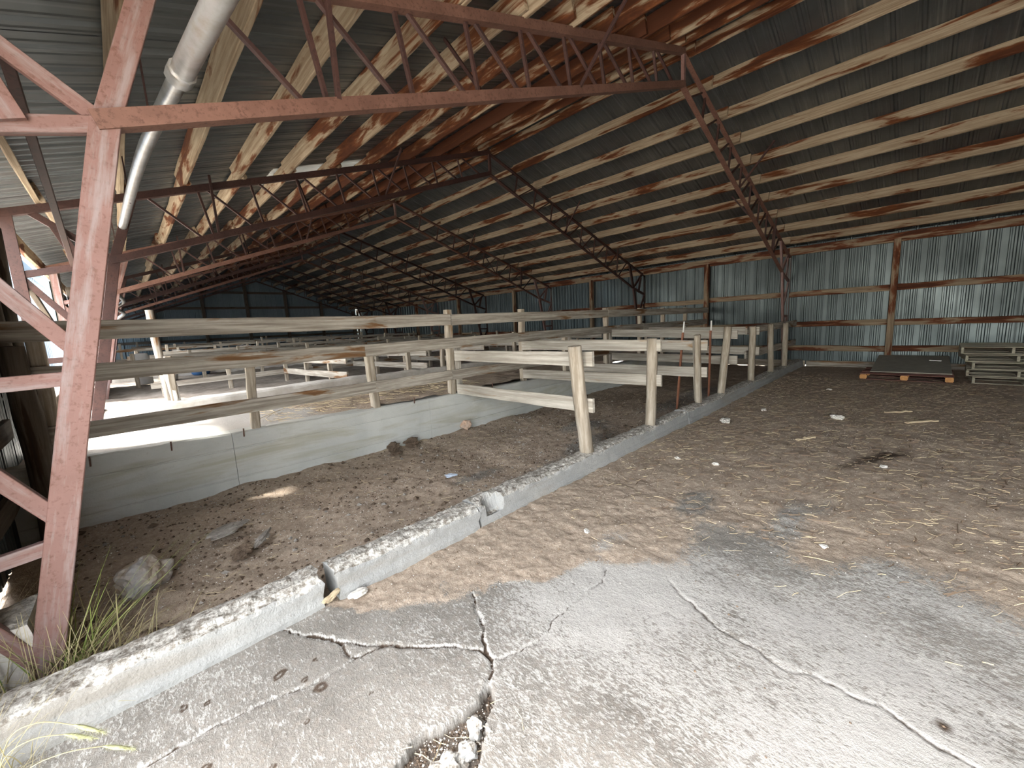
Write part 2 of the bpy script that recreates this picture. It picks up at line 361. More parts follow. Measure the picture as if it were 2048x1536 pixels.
# ------------------------------------------------------------------ ground and floors
C1 = [(0.41, 2.36), (0.48, 2.24), (0.61, 2.03), (0.74, 1.85), (0.9, 1.67), (1.08, 1.45), (1.08, 1.37)]
C2 = [(1.32, 1.81), (1.23, 1.65), (1.17, 1.53), (1.09, 1.42), (1.07, 1.36), (1.03, 1.3), (0.97, 1.26), (0.91, 1.22)]
C3 = [(1.07, 1.36), (1.2, 1.28), (1.27, 1.28), (1.35, 1.25), (1.5, 1.3), (1.6, 1.3), (1.75, 1.3), (1.93, 1.3), (2.1, 1.35)]
C4 = [(0.61, 2.03), (0.6, 1.94), (0.63, 1.87), (0.69, 1.84), (0.75, 1.84)]
C5 = [(0.63, 1.87), (0.5, 1.87), (0.37, 1.89), (0.26, 1.91), (0.15, 1.94), (0.03, 1.96), (-0.1, 1.96), (-0.3, 1.98), (-0.7, 1.95)]
C6 = [(2.21, 0.98), (2.07, 0.78), (1.99, 0.62), (1.99, 0.48), (1.95, 0.33), (1.99, 0.25), (1.99, 0.14), (1.99, 0.03), (1.94, -0.11), (1.92, -0.24), (1.9, -0.8)]
PIT = [(0.98, 1.27), (0.91, 1.235), (0.82, 1.235), (0.75, 1.245), (0.65, 1.285), (0.58, 1.275), (0.50, 1.25), (0.40, 1.12), (0.5, 0.95), (0.66, 0.98), (0.72, 1.03), (0.8, 1.09), (0.86, 1.14), (0.91, 1.16), (0.96, 1.2)]
DEDGE = [(0.55, 2.42), (0.63, 2.34), (0.91, 2.18), (1.14, 2.05), (1.32, 1.88), (1.48, 1.74), (1.73, 1.53), (2.07, 1.42), (2.3, 1.2), (2.45, 1.0), (2.86, 0.80), (2.9, 0.44), (3.18, 0.11), (3.2, -0.21), (2.95, -0.5), (2.7, -1.2), (3, -4), (16, -4), (16, 2.6), (0.55, 2.6)]
CRACKS = [(C1, .9), (C2, 1.0), (C3, .6), (C4, .7), (C5, .7), (C6, .6)]
def wob(X, Y, a=0.03, f=9): return X + (fbm(X*f, Y*f, 3, 3) - .5)*2*a, Y + (fbm(X*f, Y*f, 11, 3) - .5)*2*a
def zmain(X, Y):
    z = (fbm(X*0.8, Y*0.8, 5, 3) - .5)*0.03 + (fbm(X*6, Y*6, 9, 3) - .5)*0.010
    dirt = dirtmask(X, Y)
    z = z + dirt*((fbm(X*3.5, Y*3.5, 21, 4) - .5)*0.035 + (fbm(X*14, Y*14, 22, 3) - .5)*0.018)
    xw, yw = wob(X, Y, .020, 10); xw, yw = wob(xw, yw, .010, 34)
    for c, a in CRACKS:
        d = polydist(xw, yw, c); z = z - a*0.014*np.exp(-(d/0.006)**2)
    z = z - 0.045*sstep(0.35, 0.6, pitmask(X, Y))
    return z
def pitmask(X, Y):
    xw, yw = wob(X, Y, .02, 18); return inpoly(xw, yw, PIT).astype(float)
def dirtmask(X, Y):
    xw, yw = wob(X, Y, .22, 2.2); xw, yw = wob(xw, yw, .05, 12)
    m = inpoly(xw, yw, DEDGE).astype(float); d = polydist(xw, yw, DEDGE[:17])
    soft = 0.10 + 0.35*sstep(1.9, 2.8, X)
    sd = np.where(m > 0, d, -d); return sstep(-1, 1, sd/soft)
def mmain(X, Y):
    dirt = dirtmask(X, Y)
    for (cx, cy, rx, ry, a) in [(3.39, 1.28, .34, .16, .9), (3.45, .62, .55, .14, .75), (3.0, .95, .30, .2, .5), (4.0, .45, .4, .08, .45), (2.35, 1.5, .25, .12, .55)]:
        dd = ((X - cx)/rx)**2 + ((Y - cy)/ry)**2; dirt = dirt - a*np.exp(-dd)*(0.6 + .8*fbm(X*8, Y*8, 41, 3))
    xw, yw = wob(X, Y, .020, 10); xw, yw = wob(xw, yw, .010, 34)
    crust = 0.42 + 0.55*sstep(0.15, 0.75, (X - 0.95) + (Y - .9)*-.12) * (1 - sstep(1.9, 2.9, X)*.75)
    crust = crust + (fbm(X*1.7, Y*1.7, 61, 4) - .5)*1.1
    crust = crust + 0.12*(1 - sstep(0.35, 0.8, np.hypot(X - .6, Y - .75)))
    dark = np.zeros_like(X)
    for c, a in CRACKS:
        d = polydist(xw, yw, c); crust = crust + (.95 if a > .8 else .5)*np.exp(-((d - .005)/(0.005 + .010*fbm(X*7, Y*7, 71, 2)*a))**2)*sstep(.30, .62, fbm(X*5, Y*5, 73, 3)); dark = dark + a*1.2*np.exp(-(d/0.0065)**2)*sstep(.36, .5, fbm(X*9, Y*9, 77, 2))
    pm = pitmask(X, Y); dark = dark + .62*pm
    crust = crust*(1 - .9*pm)
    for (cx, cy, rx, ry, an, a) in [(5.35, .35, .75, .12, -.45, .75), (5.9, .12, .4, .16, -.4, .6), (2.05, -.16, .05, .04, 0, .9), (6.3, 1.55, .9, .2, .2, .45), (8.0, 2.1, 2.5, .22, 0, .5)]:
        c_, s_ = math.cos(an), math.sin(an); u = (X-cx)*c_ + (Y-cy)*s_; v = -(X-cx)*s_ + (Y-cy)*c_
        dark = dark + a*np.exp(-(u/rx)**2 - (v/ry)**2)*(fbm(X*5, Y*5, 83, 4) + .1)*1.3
    for (cx, cy, rr) in [(.33, 2.03, .03), (.40, 1.93, .02), (.44, 1.82, .035), (.47, 2.0, .018), (.06, 2.12, .02), (.02, 1.78, .02), (-.02, 2.16, .022), (.34, 1.7, .015), (.6, 1.62, .014), (.2, 1.6, .014)]:
        d = np.hypot(xw - cx, yw - cy); dark = dark + .8*np.exp(-((d - rr*.6)/(rr*.45))**2)
    return np.clip(dirt, 0, 1.2), np.clip(crust, 0, 1.6), np.clip(dark, 0, 1)
fine_x = np.arange(-0.95, 3.6, 0.0095); mid_x = np.arange(3.6, 7.0, 0.035); far_x = np.arange(7.0, 14.3, 0.09)
fine_y = np.arange(-0.9, 2.44, 0.0095); back_y = np.arange(YA, -0.9, 0.35)
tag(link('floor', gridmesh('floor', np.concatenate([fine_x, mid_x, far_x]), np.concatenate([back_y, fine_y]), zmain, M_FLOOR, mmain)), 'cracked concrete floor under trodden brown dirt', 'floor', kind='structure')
def zpen(X, Y):
    z = (fbm(X*1.3, Y*1.3, 105, 4) - .5)*0.10 + (fbm(X*5, Y*5, 109, 4) - .5)*0.05 + (fbm(X*16, Y*16, 119, 3) - .5)*0.022
    for (cx, cy, rx, ry, h) in [(4.9, 3.6, .5, .3, .09), (4.1, 3.05, .6, .25, .07), (6.6, 3.1, .7, .3, .10), (3.0, 2.75, .5, .15, .06), (8.3, 3.2, .9, .35, .10), (5.6, 4.4, .8, .3, .05)]:
        z = z + h*np.exp(-((X-cx)/rx)**2 - ((Y-cy)/ry)**2)
    z = z + .05*sstep(4.6, 5.05, Y)*fbm(X*2.5, Y*2.5, 131, 3) - .03
    return z
def mpen(X, Y):
    dirt = 0.62 + .55*fbm(X*1.1, Y*1.6, 141, 4); g = .15 + .5*fbm(X*2, Y*2, 151, 3)
    for (cx, cy, rx, ry, a) in [(4.9, 3.55, .55, .32, .55), (3.2, 2.8, .7, .16, .5), (4.3, 2.95, .6, .25, .55), (6.7, 3.1, .7, .3, .5), (2.6, 3.3, .35, .12, .4), (8.4, 3.1, 1, .3, .5)]:
        dirt = dirt - 1.6*a*np.exp(-((X-cx)/rx)**2 - ((Y-cy)/ry)**2)*(.5 + fbm(X*6, Y*6, 155, 3))
    dark = .42*sstep(.50, .72, fbm(X*1.5 + 3, Y*2.2, 161, 4))
    return np.clip(dirt, 0, 1.2), np.clip(g, 0, 1), np.clip(dark, 0, .8)
tag(link('floor', gridmesh('pen_floor', np.concatenate([np.arange(-0.95, 5.6, 0.024), np.arange(5.6, 14.3, 0.06)]), np.arange(2.44, 5.16, 0.024), zpen, M_FLOOR, mpen)), 'rough dung and dirt floor of the near pen', 'floor', kind='structure')
def zalley(X, Y): return 0.565 + (fbm(X*2, Y*2, 171, 4) - .5)*0.05 + .07*sstep(1.3, 2.6, X)*fbm(X*5, Y*5, 173, 4)
def malley(X, Y):
    d = sstep(1.35, 2.3, X + (fbm(X*3, Y*3, 181, 4) - .5)*1.0); return np.clip(d*1.1, 0, 1.1), np.clip(1.5 - d, 0, 1.6), np.clip(.4*sstep(3, 4, X), 0, 1)  # white crust at the left end, brown then darker towards the right
tag(link('floor', gridmesh('alley_floor', np.arange(-0.95, 14.3, 0.05), np.arange(5.1, 7.42, 0.05), zalley, M_FLOOR, malley)), 'pale feed alley behind the concrete feed wall', 'floor', kind='structure')
def zfar(X, Y): return 0.48 + (fbm(X*1.5, Y*1.5, 191, 4) - .5)*0.10 + (fbm(X*6, Y*6, 197, 3) - .5)*0.05
tag(link('floor', gridmesh('far_floor', np.arange(-0.95, 14.3, 0.09), np.concatenate([np.arange(7.3, 14, .09), np.arange(14, YB + .2, 0.25)]), zfar, M_PENDIRT)), 'grey churned dirt floor of the far pens', 'floor', kind='structure')
def zyard(X, Y): return 0.42*sstep(3.4, 6.0, Y) + (fbm(X*.6, Y*.6, 201, 4) - .5)*0.10 - 0.035
tag(link('ground', gridmesh('yard', np.concatenate([np.arange(-70, -6, 2.0), np.arange(-6, -0.9, 0.2)]), np.arange(-40, 90, 1.0), zyard, M_GROUND)), 'sunlit dry yard outside the open side', 'ground', kind='structure')
gb = pymesh('yard_base', [(-70, -40, -.12), (80, -40, -.12), (80, 90, -.12), (-70, 90, -.12)], [(0, 1, 2, 3)], M_GROUND)
tag(link('ground', gb), 'dry ground beneath and around the barn', 'ground', kind='structure')

# ------------------------------------------------------------------ corrugated sheets
def ribbed_me(L, mat, width=0.92, ribs=3, h=0.022, minor=True):
    key = ('rib', round(L, 3), mat.name, width, ribs, h, minor)
    if key in CACHE: return CACHE[key]
    pr = [(-width/2 - .02, 0)]; p = width/ribs
    for k in range(ribs):
        c = -width/2 + p*(k + .5)
        if minor: pr += [(c - p*.5 + .03, 0), (c - p*.33, 0), (c - p*.33 + .012, h*.3), (c - p*.33 + .030, h*.3), (c - p*.33 + .042, 0)]
        pr += [(c - .032, 0), (c - .015, h), (c + .015, h), (c + .032, 0)]
        if minor: pr += [(c + p*.33 - .042, 0), (c + p*.33 - .030, h*.3), (c + p*.33 - .012, h*.3), (c + p*.33, 0)]
    pr += [(width/2 + .02, 0)]
    n = len(pr); V = [(0, a, b) for a, b in pr] + [(L, a, b) for a, b in pr] + [(0, a, b + .0018) for a, b in pr] + [(L, a, b + .0018) for a, b in pr]
    Fc = [(i, i+1, n+i+1, n+i) for i in range(n-1)] + [(2*n+i, 3*n+i, 3*n+i+1, 2*n+i+1) for i in range(n-1)]
    me = pymesh('ribbed_sheet', V, Fc, mat); CACHE[key] = me; return me

roof = struct('ceiling', (XR, Y1, 5.6))
PD = 0.205
LP = [-0.42, 0.31, 0.97, 1.65, 2.37, 3.10, 3.85, 4.62, 5.38, 6.05, 6.55]
RP = [6.87, 7.6, 8.33, 9.05, 9.75, 10.47, 11.2, 11.98, 12.74, 13.47]
nL = Vector((-math.sin(TH), 0, math.cos(TH))); nR = Vector((math.sin(TH), 0, math.cos(TH)))
rj = random.Random(3)
for xs, nn in ((LP, nL), (RP, nR)):
    for x in xs:
        for b in range(-3, 7):
            y0, y1 = Y1 + b*S, Y1 + (b+1)*S
            if y1 > YB + 1: y1 = YB
            if y0 < YA: y0 = YA
            if y1 - y0 < .5: continue
            lap = 0.028 if b % 2 else -0.028
            c = Vector((x + lap, 0, zroof(x))) + nn*(PD/2) ; dz = rj.uniform(-.004, .004)
            board('purlin', (c.x + rj.uniform(-.012, .012), y0 - .12, c.z + dz), (c.x + rj.uniform(-.012, .012), min(y1 + .12, YB), c.z + dz), 0.05, PD - .004, M_PURLIN, roof, nn, var=rj.randrange(6), n=10, amp=.004)
# eave beam on the open side, eave purlin at the right wall
for b in range(-3, 7):
    y0, y1 = max(Y1 + b*S, YA), min(Y1 + (b+1)*S, YB)
    if y1 - y0 < .5: continue
    board('eave_beam', (XL - .12, y0, zroof(XL) - .02), (XL - .12, y1, zroof(XL) - .02), 0.05, 0.20, M_PURLIN, roof, (0, 0, 1), n=10)
    board('eave_beam', (XW - .06, y0, 3.25), (XW - .06, y1, 3.25), 0.05, 0.22, M_GIRT, roof, (0, 0, 1), n=10)
SLOPE = 8.15
off = PD + 0.002
k = 0; y = YA + .46
while y < YB + .4:
    pk = Vector((XR, y, 5.605 + off/math.cos(TH)))
    dl = Vector((-math.cos(TH), 0, -math.sin(TH))); dr = Vector((math.cos(TH), 0, -math.sin(TH)))
    for d, nn, L, xe in ((dl, nL, SLOPE, 0), (dr, nR, 7.95, 1)):
        p0 = pk + d*0.01 + nn*(.003 if k % 2 else 0)
        if d is dl and abs(y - 8.45) < .46:
            a = 2.6; c = 4.7                                            # one translucent sheet part way up the left slope
            link('roof_sheet', ribbed_me(a, M_ROOF), frame(p0, p0 + d*a, nn)[0], roof)
            link('translucent_sheet', ribbed_me(c - a, M_FIBRE), frame(p0 + d*a, p0 + d*c, nn)[0], roof)
            link('roof_sheet', ribbed_me(L - c, M_ROOF), frame(p0 + d*c, p0 + d*L, nn)[0], roof)
        else:
            link('roof_sheet', ribbed_me(L, M_ROOF), frame(p0, p0 + d*L, nn)[0], roof)
    y += 0.92; k += 1
for s, nn in ((-1, nL), (1, nR)):
    d = Vector((s*math.cos(TH), 0, -math.sin(TH))); p = Vector((XR, YA, 5.60 + (off + .03)/math.cos(TH)))
    bar('ridge_cap', p + d*.11, p + d*.11 + Vector((0, YB - YA, 0)), .24, .004, M_ROOF, roof, nn)

# ------------------------------------------------------------------ right wall
wr = struct('wall_right', (XW, Y1, 0))
y = YA + .46
while y < YB:
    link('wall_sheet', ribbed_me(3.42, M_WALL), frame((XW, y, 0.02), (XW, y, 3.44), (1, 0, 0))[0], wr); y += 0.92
for z in (2.035, 1.175, 0.50):
    for b in range(-3, 7):
        for h in (0, 1):
            y0 = Y1 + (b + h*.5)*S; y1 = y0 + S*.5
            if y0 < YA - .1 or y1 > YB + 2: continue
            zz = z + rj.uniform(-.012, .012)
            board('girt', (XW - .045, y0 + .03, zz), (XW - .045, min(y1 - .03, YB), zz + rj.uniform(-.012, .012)), .045, .15, M_GIRT, wr, n=6, amp=.006)
for b in range(-2, 7):
    y0 = Y1 + (b + .5)*S
    if YA < y0 < YB: bar('wall_post', (XW - .13, y0, -.05), (XW - .13, y0, 3.2), .15, .13, M_GIRT, wr, (0, 1, 0))
for b in range(-5, 15):
    y0 = Y1 + b*2.24 - .5
    if YA < y0 < YB - 2: board('base_plank', (XW - .05, y0, .06), (XW - .05, y0 + 2.2, .06), .045, .19, M_FENCE if b % 3 else M_POST, wr, n=5)

# ------------------------------------------------------------------ far gable wall, rear end wall
def gable(name, yy, face, mat):
    g = struct(name, (XR, yy, 0)); x = XL + .46
    while x < XW + .3:
        L = zroof(x) + PD/math.cos(TH) + .035; Mx = frame((x, yy, 0.0), (x, yy, L), (0, face, 0))[0]
        me = ribbed_me(L, mat, h=.018).copy(); ax = Mx.col[1][0]*(1 if x < XR - .5 else (-1 if x > XR + .5 else 0))
        for v in me.vertices:
            if v.co.x > .1: v.co.x += v.co.y*ax*.327
        link('wall_sheet', me, Mx, g); x += 0.92
    for xx in (-.62, 1.7, 4.1, 6.5, 8.9, 11.3, 13.7):
        bar('wall_post', (xx, yy - face*.16, 0), (xx, yy - face*.16, zroof(xx) - .05), .18, .20, M_DARKWOOD, g, (0, 1, 0))
    for z in (.6, 1.6, 2.6, 3.6, 4.6):
        xa = max(XL, XR - (5.6 - z)/.327 + .2); xb = min(XW, XR + (5.6 - z)/.327 - .2)
        bar('girt', (xa, yy - face*.07, z), (xb, yy - face*.07, z), .05, .15, M_DARKWOOD, g)
gable('wall_back', YB, 1, M_GABLE)
gable('wall_front', YA, -1, M_GABLE)

# ------------------------------------------------------------------ left side: sheeted end of the near pen, some sheets further back
wl = struct('wall_left', (XL, Y1, 0))
for y0, z1 in ((-5.36, 3.08), (-6.28, 3.08), (-7.2, 3.08), (-8.12, 3.08), (-9.04, 3.08), (-9.96, 3.08), (2.68, 3.08), (3.60, 3.08), (4.52, 3.08), (5.44, 3.08), (5.80, 3.08), (12.3, 2.9), (13.2, 2.9), (14.1, 2.9), (15.0, 2.9), (21.0, 2.6), (21.9, 2.6), (22.8, 2.6), (26, 2.9), (27, 2.9), (28, 2.9), (29, 2.9)):  # sheets behind the camera are added to cut light reaching the right side
    link('wall_sheet', ribbed_me(z1, M_WALL), frame((XL - .06, y0, -.02), (XL - .06, y0, z1), (-1, 0, 0))[0], wl)  # near pen sheets raised to the eave and lengthened to block the sun
for z in (.45, .95, 1.5, 2.15):
    board('girt', (XL - .01, 2.95, z), (XL - .01, 5.2, z), .045, .16, M_DARKWOOD, wl)
for y0 in (11.9, 15.4): bar('wall_post', (XL + .02, y0, .3), (XL + .02, y0, 3.1), .14, .14, M_DARKWOOD, wl, (0, 1, 0))
for z in (.12, .36): board('girt', (XL + .04, 7.5, .5 + z), (XL + .04, 11.7, .5 + z), .05, .22, M_DARKWOOD, wl)

# ------------------------------------------------------------------ steel trusses
def build_truss(label, ym, ch, wb):
    cc = M_CHORD if ch is M_STEEL else ch
    t = thing('roof_truss', label, 'roof truss', (XR, ym, 0), group='steel trusses carrying the roof')
    for s in (-1, 1):
        def P(x, z, dy=0.0): return (x if s < 0 else 2*XR - x, ym + dy, z)
        uy = (0, -1, 0)
        bar('column_flange', P(-.72, 0), P(-.72, 3.12), .10, .06, ch, t, uy, 'C')
        bar('column_flange', P(-.48, 0), P(.10, 2.66), .11, .06, ch, t, uy, 'C' if False else 'box')
        bar('knee_web', P(.10, 2.66, .01), P(.37, 3.46, .01), .10, .05, ch, t, uy)
        bar('top_chord', P(-.80, zroof(-.80) - .045), P(XR, zroof(XR) - .045), .075, .085, cc, t, (0, 0, 1), 'L')
        bar('bottom_chord', P(.06, 2.655), P(XR, 5.10), .085, .085, cc, t, (0, 0, 1), 'L')
        bar('knee_strut', P(.08, 2.65, .012), P(-.72, 2.44, .012), .05, .075, ch, t)
        bar('knee_web', P(.08, 2.68, .02), P(-.58, 3.20, .02), .04, .075, ch, t)
        bar('knee_web', P(-.20, 2.58, -.03), P(-.36, 3.04, -.03), .10, .03, ch, t, uy)
        xi = lambda z: -.48 + .218*z
        for (a, b) in (((-.72, 2.44), (xi(1.56), 1.56)), ((-.72, 1.44), (xi(1.45), 1.45)), ((-.72, 1.44), (xi(.76), .76)), ((-.72, .62), (xi(.66), .66)), ((-.72, .60), (xi(.06), .06))):
            bar('lacing', P(*a, .015), P(*b, .015), .04, .068, ch, t)
        zb = lambda x: 2.655 + (x - .06)*(5.10 - 2.655)/(XR - .06)
        for k in range(9):
            xt = .42 + .67*k
            if k: bar('web', P(xt, zroof(xt) - .06, .02), P(xt + .12, zb(xt + .12), .02), .028, .034, wb, t, uy)
            if xt + .67 < XR - .1: bar('web', P(xt + .10, zroof(xt + .10) - .06, .025), P(xt + .67, zb(xt + .67), .025), .028, .034, wb, t, uy)
        bar('fly_brace', P(1.26, zb(1.26) + .03, -.03), P(1.24, zroof(1.24) + .1, -.06), .03, .035, wb, t, uy)
        bar('fly_brace', P(3.98, zb(3.98), 0), P(4.05, zroof(4.05) + .06, -.62), .028, .032, wb, t)
        bar('fly_brace', P(2.6, zb(2.6), 0), P(2.62, zroof(2.62) + .06, .55), .025, .03, wb, t)
    bar('ridge_web', (XR, ym, 5.10), (XR, ym, 5.58), .06, .05, ch, t, (0, -1, 0))
    return t
tr0 = build_truss('nearest red oxide steel truss, its laced column rising beside the kerb at left', Y1, M_STEEL, M_STEEL_SHADE)
tr1 = build_truss('second steel truss from the front, dark against the roof sheets', Y1 + S, M_STEEL_SHADE, M_STEEL_SHADE)
names_t = ['third steel truss from the front, behind the first dark one', 'fourth steel truss from the front', 'fifth steel truss from the front', 'sixth steel truss from the front, close to the far gable', 'seventh and farthest steel truss before the gable wall']
for i, lb in enumerate(names_t):
    src = tr0 if i in (0, 2) else tr1
    copy_tree(src, Matrix.Translation((XR, Y1 + (i + 2)*S, 0)), lb)
copy_tree(tr1, Matrix.Translation((XR, Y1 - S, 0)), 'truss nearest the right edge, above the pallet stack')
copy_tree(tr1, Matrix.Translation((XR, Y1 - 2*S, 0)), 'rearmost truss, behind the viewer')
pm = Matrix.Translation((-.70, Y1 + .02, 0))
def rough_block(name, sx, sy, sz, mat, M, parent=None, seed=0, n=6, amp=.02, round_=.5):
    bm = bmesh.new(); bmesh.ops.create_cube(bm, size=1); bmesh.ops.subdivide_edges(bm, edges=bm.edges, cuts=n, use_grid_fill=True)
    r = random.Random(seed)
    for v in bm.verts:
        c = v.co.copy(); u = c.normalized()*.62; c = c.lerp(u, round_*.5)
        a = float(fbm(c.x*5 + seed*3.1 + c.z*3, c.y*5 + c.z*7.3, seed, 3)) - .5
        b = float(fbm(c.x*2 + seed*1.7 + c.z*2, c.y*2 - c.z*2.3, seed + 50, 2)) - .5
        c = c*(1 + b*.9*round_) ; v.co = Vector((c.x*sx, c.y*sy, c.z*sz)) + v.co.normalized()*a*amp*2
    bmesh.ops.recalc_face_normals(bm, faces=bm.faces)
    me = bpy.data.meshes.new(name); bm.to_mesh(me); bm.free(); me.materials.append(mat)
    return link(name, me, M, parent)
tag(rough_block('concrete_pier', .22, .30, .40, M_PIER, Matrix.Translation((-.60, Y1 + .16, .12)), seed=4, round_=.15), 'pale broken concrete pier under the near column', 'pier')

# ------------------------------------------------------------------ kerb
def kerb_me(x0, x1, step, seed, notch=None, wide=0.25, ztop=0.185):
    xs = np.arange(x0, x1 + step*.5, step); pts = []
    prof = [(0.0, -.06), (0.0, .03), (.002, .07), (.004, .11), (.007, .145), (.016, .168), (.035, .180), (.07, .188), (.11, .190), (.15, .188), (.19, .182), (.225, .168), (.238, .12), (.245, .05), (.25, -.06)]
    Pn = len(prof); V = np.zeros((len(xs), Pn, 3))
    for j, (a, b) in enumerate(prof):
        y = np.full(xs.shape, 2.375 + a*wide/.25); z = np.full(xs.shape, b*ztop/.19)
        top = sstep(.10, .17, np.array(b)); 
        z = z + top*((fbm(xs*2.1, a*3 + 0*xs, seed, 3) - .5)*.035 + (fbm(xs*16, a*60 + 0*xs, seed + 5, 3) - .5)*.030)
        y = y + (fbm(xs*9, b*20 + 0*xs, seed + 9, 3) - .5)*(.012 if b < .15 else .03) + (fbm(xs*.7, 0*xs, seed + 2, 2) - .5)*.04
        if b < .06 and a < .02: y = y - .010 - .02*np.maximum(0, fbm(xs*3, 0*xs, seed + 31, 3) - .5)
        if notch:
            nx, nr, ny, nd = notch
            d = np.hypot((xs - nx)/nr, (a - ny)/.10); z = z - nd*sstep(1.0, .45, d)*(1 if b > .08 else .0)
            y = y + .05*sstep(1.0, .3, d)*(1 if (a < .03 and b > .08) else 0)
        V[:, j] = np.stack([xs, y, z], -1)
    V[0, :, 0] += (fbm(np.arange(Pn)*1.3, np.zeros(Pn), seed + 77, 2) - .5)*.05; V[-1, :, 0] += (fbm(np.arange(Pn)*1.3, np.ones(Pn), seed + 78, 2) - .5)*.05
    n = len(xs); idx = lambda i, j: i*Pn + j
    Fc = [(idx(i, j), idx(i, j+1), idx(i+1, j+1), idx(i+1, j)) for i in range(n-1) for j in range(Pn-1)]
    Fc += [tuple(idx(0, j) for j in range(Pn))[::-1], tuple(idx(n-1, j) for j in range(Pn))]
    me = pymesh('kerb', V.reshape(-1, 3), Fc, M_KERB); bm = bmesh.new(); bm.from_mesh(me); bmesh.ops.recalc_face_normals(bm, faces=bm.faces); bm.to_mesh(me); bm.free()
    return me
tag(link('concrete_kerb', kerb_me(-.95, .66, .014, 301, wide=.27), Matrix.Translation((0, -.015, 0))), 'broken near length of white rough topped concrete kerb at lower left', 'kerb')
tag(link('concrete_kerb', kerb_me(.735, 1.85, .014, 311, wide=.25)), 'short middle length of concrete kerb past the broken gap', 'kerb')
tag(link('concrete_kerb', kerb_me(1.872, 5.9, .02, 321, notch=(2.03, .11, .04, .12), wide=.25)), 'concrete kerb with a scooped out notch, carrying the first two log posts', 'kerb')
tag(link('concrete_kerb', kerb_me(5.93, 13.98, .035, 331, wide=.26)), 'far length of concrete kerb running to the right wall', 'kerb')

# ------------------------------------------------------------------ feed wall
fw = thing('feed_wall', 'low grey concrete feed wall between the near pen and the alley', 'low wall', (6, 5.1, 0))
def wallsec(x0, x1, z0, z1, seed):
    xs = np.linspace(x0, x1, int((x1 - x0)/.1) + 2); prof = [(0, -.1), (0, .10), (.006, .105), (.006, .112), (0, .118), (0, .40), (.008, .405), (.008, .412), (0, .42), (0, .52), (.012, .56), (.03, .575), (.17, .575), (.18, .55), (.18, -.1)]
    V = []; Pn = len(prof)
    for i, x in enumerate(xs):
        k_ = (z0 + (z1 - z0)*(x - x0)/(x1 - x0))/.575
        for a, b in prof: V.append((x, 5.045 + a + (float(vnoise(x*2, b*3, seed)) - .5)*.012, b*k_ + (float(vnoise(x*7, a*9, seed + 3)) - .5)*(.02 if b > .5 else 0)))
    n = len(xs); Fc = [(i*Pn + j, i*Pn + j+1, (i+1)*Pn + j+1, (i+1)*Pn + j) for i in range(n-1) for j in range(Pn-1)]
    Fc += [tuple(range(Pn))[::-1], tuple((n-1)*Pn + j for j in range(Pn))]
    me = pymesh('wall_section', V, Fc, M_FEEDWALL); bm = bmesh.new(); bm.from_mesh(me); bmesh.ops.recalc_face_normals(bm, faces=bm.faces); bm.to_mesh(me); bm.free()
    return me
XS = [-.86, .715, 3.15, 5.6, 8.0, 10.5, 14.0]; ZS = [.64, .615, .575, .555, .55, .55, .55]
for i in range(6): link('wall_section', wallsec(XS[i] + .002, XS[i+1] - .002, ZS[i], ZS[i+1], 400), None, fw)
for x in (-.33, .22, .82, 2.9, 4.4): bar('rebar_stub', (x, 5.04, .55), (x + .004, 5.035, .64), .012, .012, M_NAIL, fw)

# ------------------------------------------------------------------ board fence on the feed wall
fe = thing('board_fence', 'three rail grey board fence standing on the concrete feed wall', 'fence', (3, 5.1, .57))
YF = 5.045
def frun(pts, h, mat=M_FENCE):
    for (xa, za), (xb, zb) in zip(pts[:-1], pts[1:]):
        board('rail', (xa + .004, YF - .0 + (rj.uniform(-.006, .006)), za), (xb - .004, YF + rj.uniform(-.006, .006), zb), .04, h, mat, fe, n=14, amp=.004)
frun([(-.78, 1.735), (3.64, 1.715), (8.0, 1.735), (14.0, 1.745)], .165)
frun([(-.78, 1.372), (2.25, 1.360), (5.06, 1.368), (9.6, 1.375), (14.0, 1.375)], .158)
frun([(-.66, .872), (2.35, .872), (3.60, .875), (8.0, .88), (14.0, .88)], .15)
def sq_post(name, x, y, z0, z1, w_, mat, parent, lean=(0, 0), var=0):
    return board(name, (x, y, z0), (x + lean[0], y + lean[1], z1), w_, w_, mat, parent, (0, 1, 0), var=var, n=6, amp=.006)
for (x, z0, z1, ln, w_) in [(3.62, .56, 1.865, (.03, 0), .10), (5.24, .55, 1.86, (.02, 0), .10), (8.02, .54, 1.86, (.0, 0), .10), (9.6, .54, 1.84, (0, 0), .10), (10.9, .54, 1.84, (0, 0), .1), (12.4, .54, 1.84, (0, 0), .1),
                            (.95, .60, 1.30, (.03, .02), .085), (2.36, .56, 1.29, (-.02, .02), .10), (6.5, .54, 1.42, (0, 0), .1), (-.50, .62, 1.82, (0, 0), .1)]:
    sq_post('post', x, YF + .02 + w_/2 + .005, z0, z1, w_, M_POST, fe, ln, int(x*3) % 5)
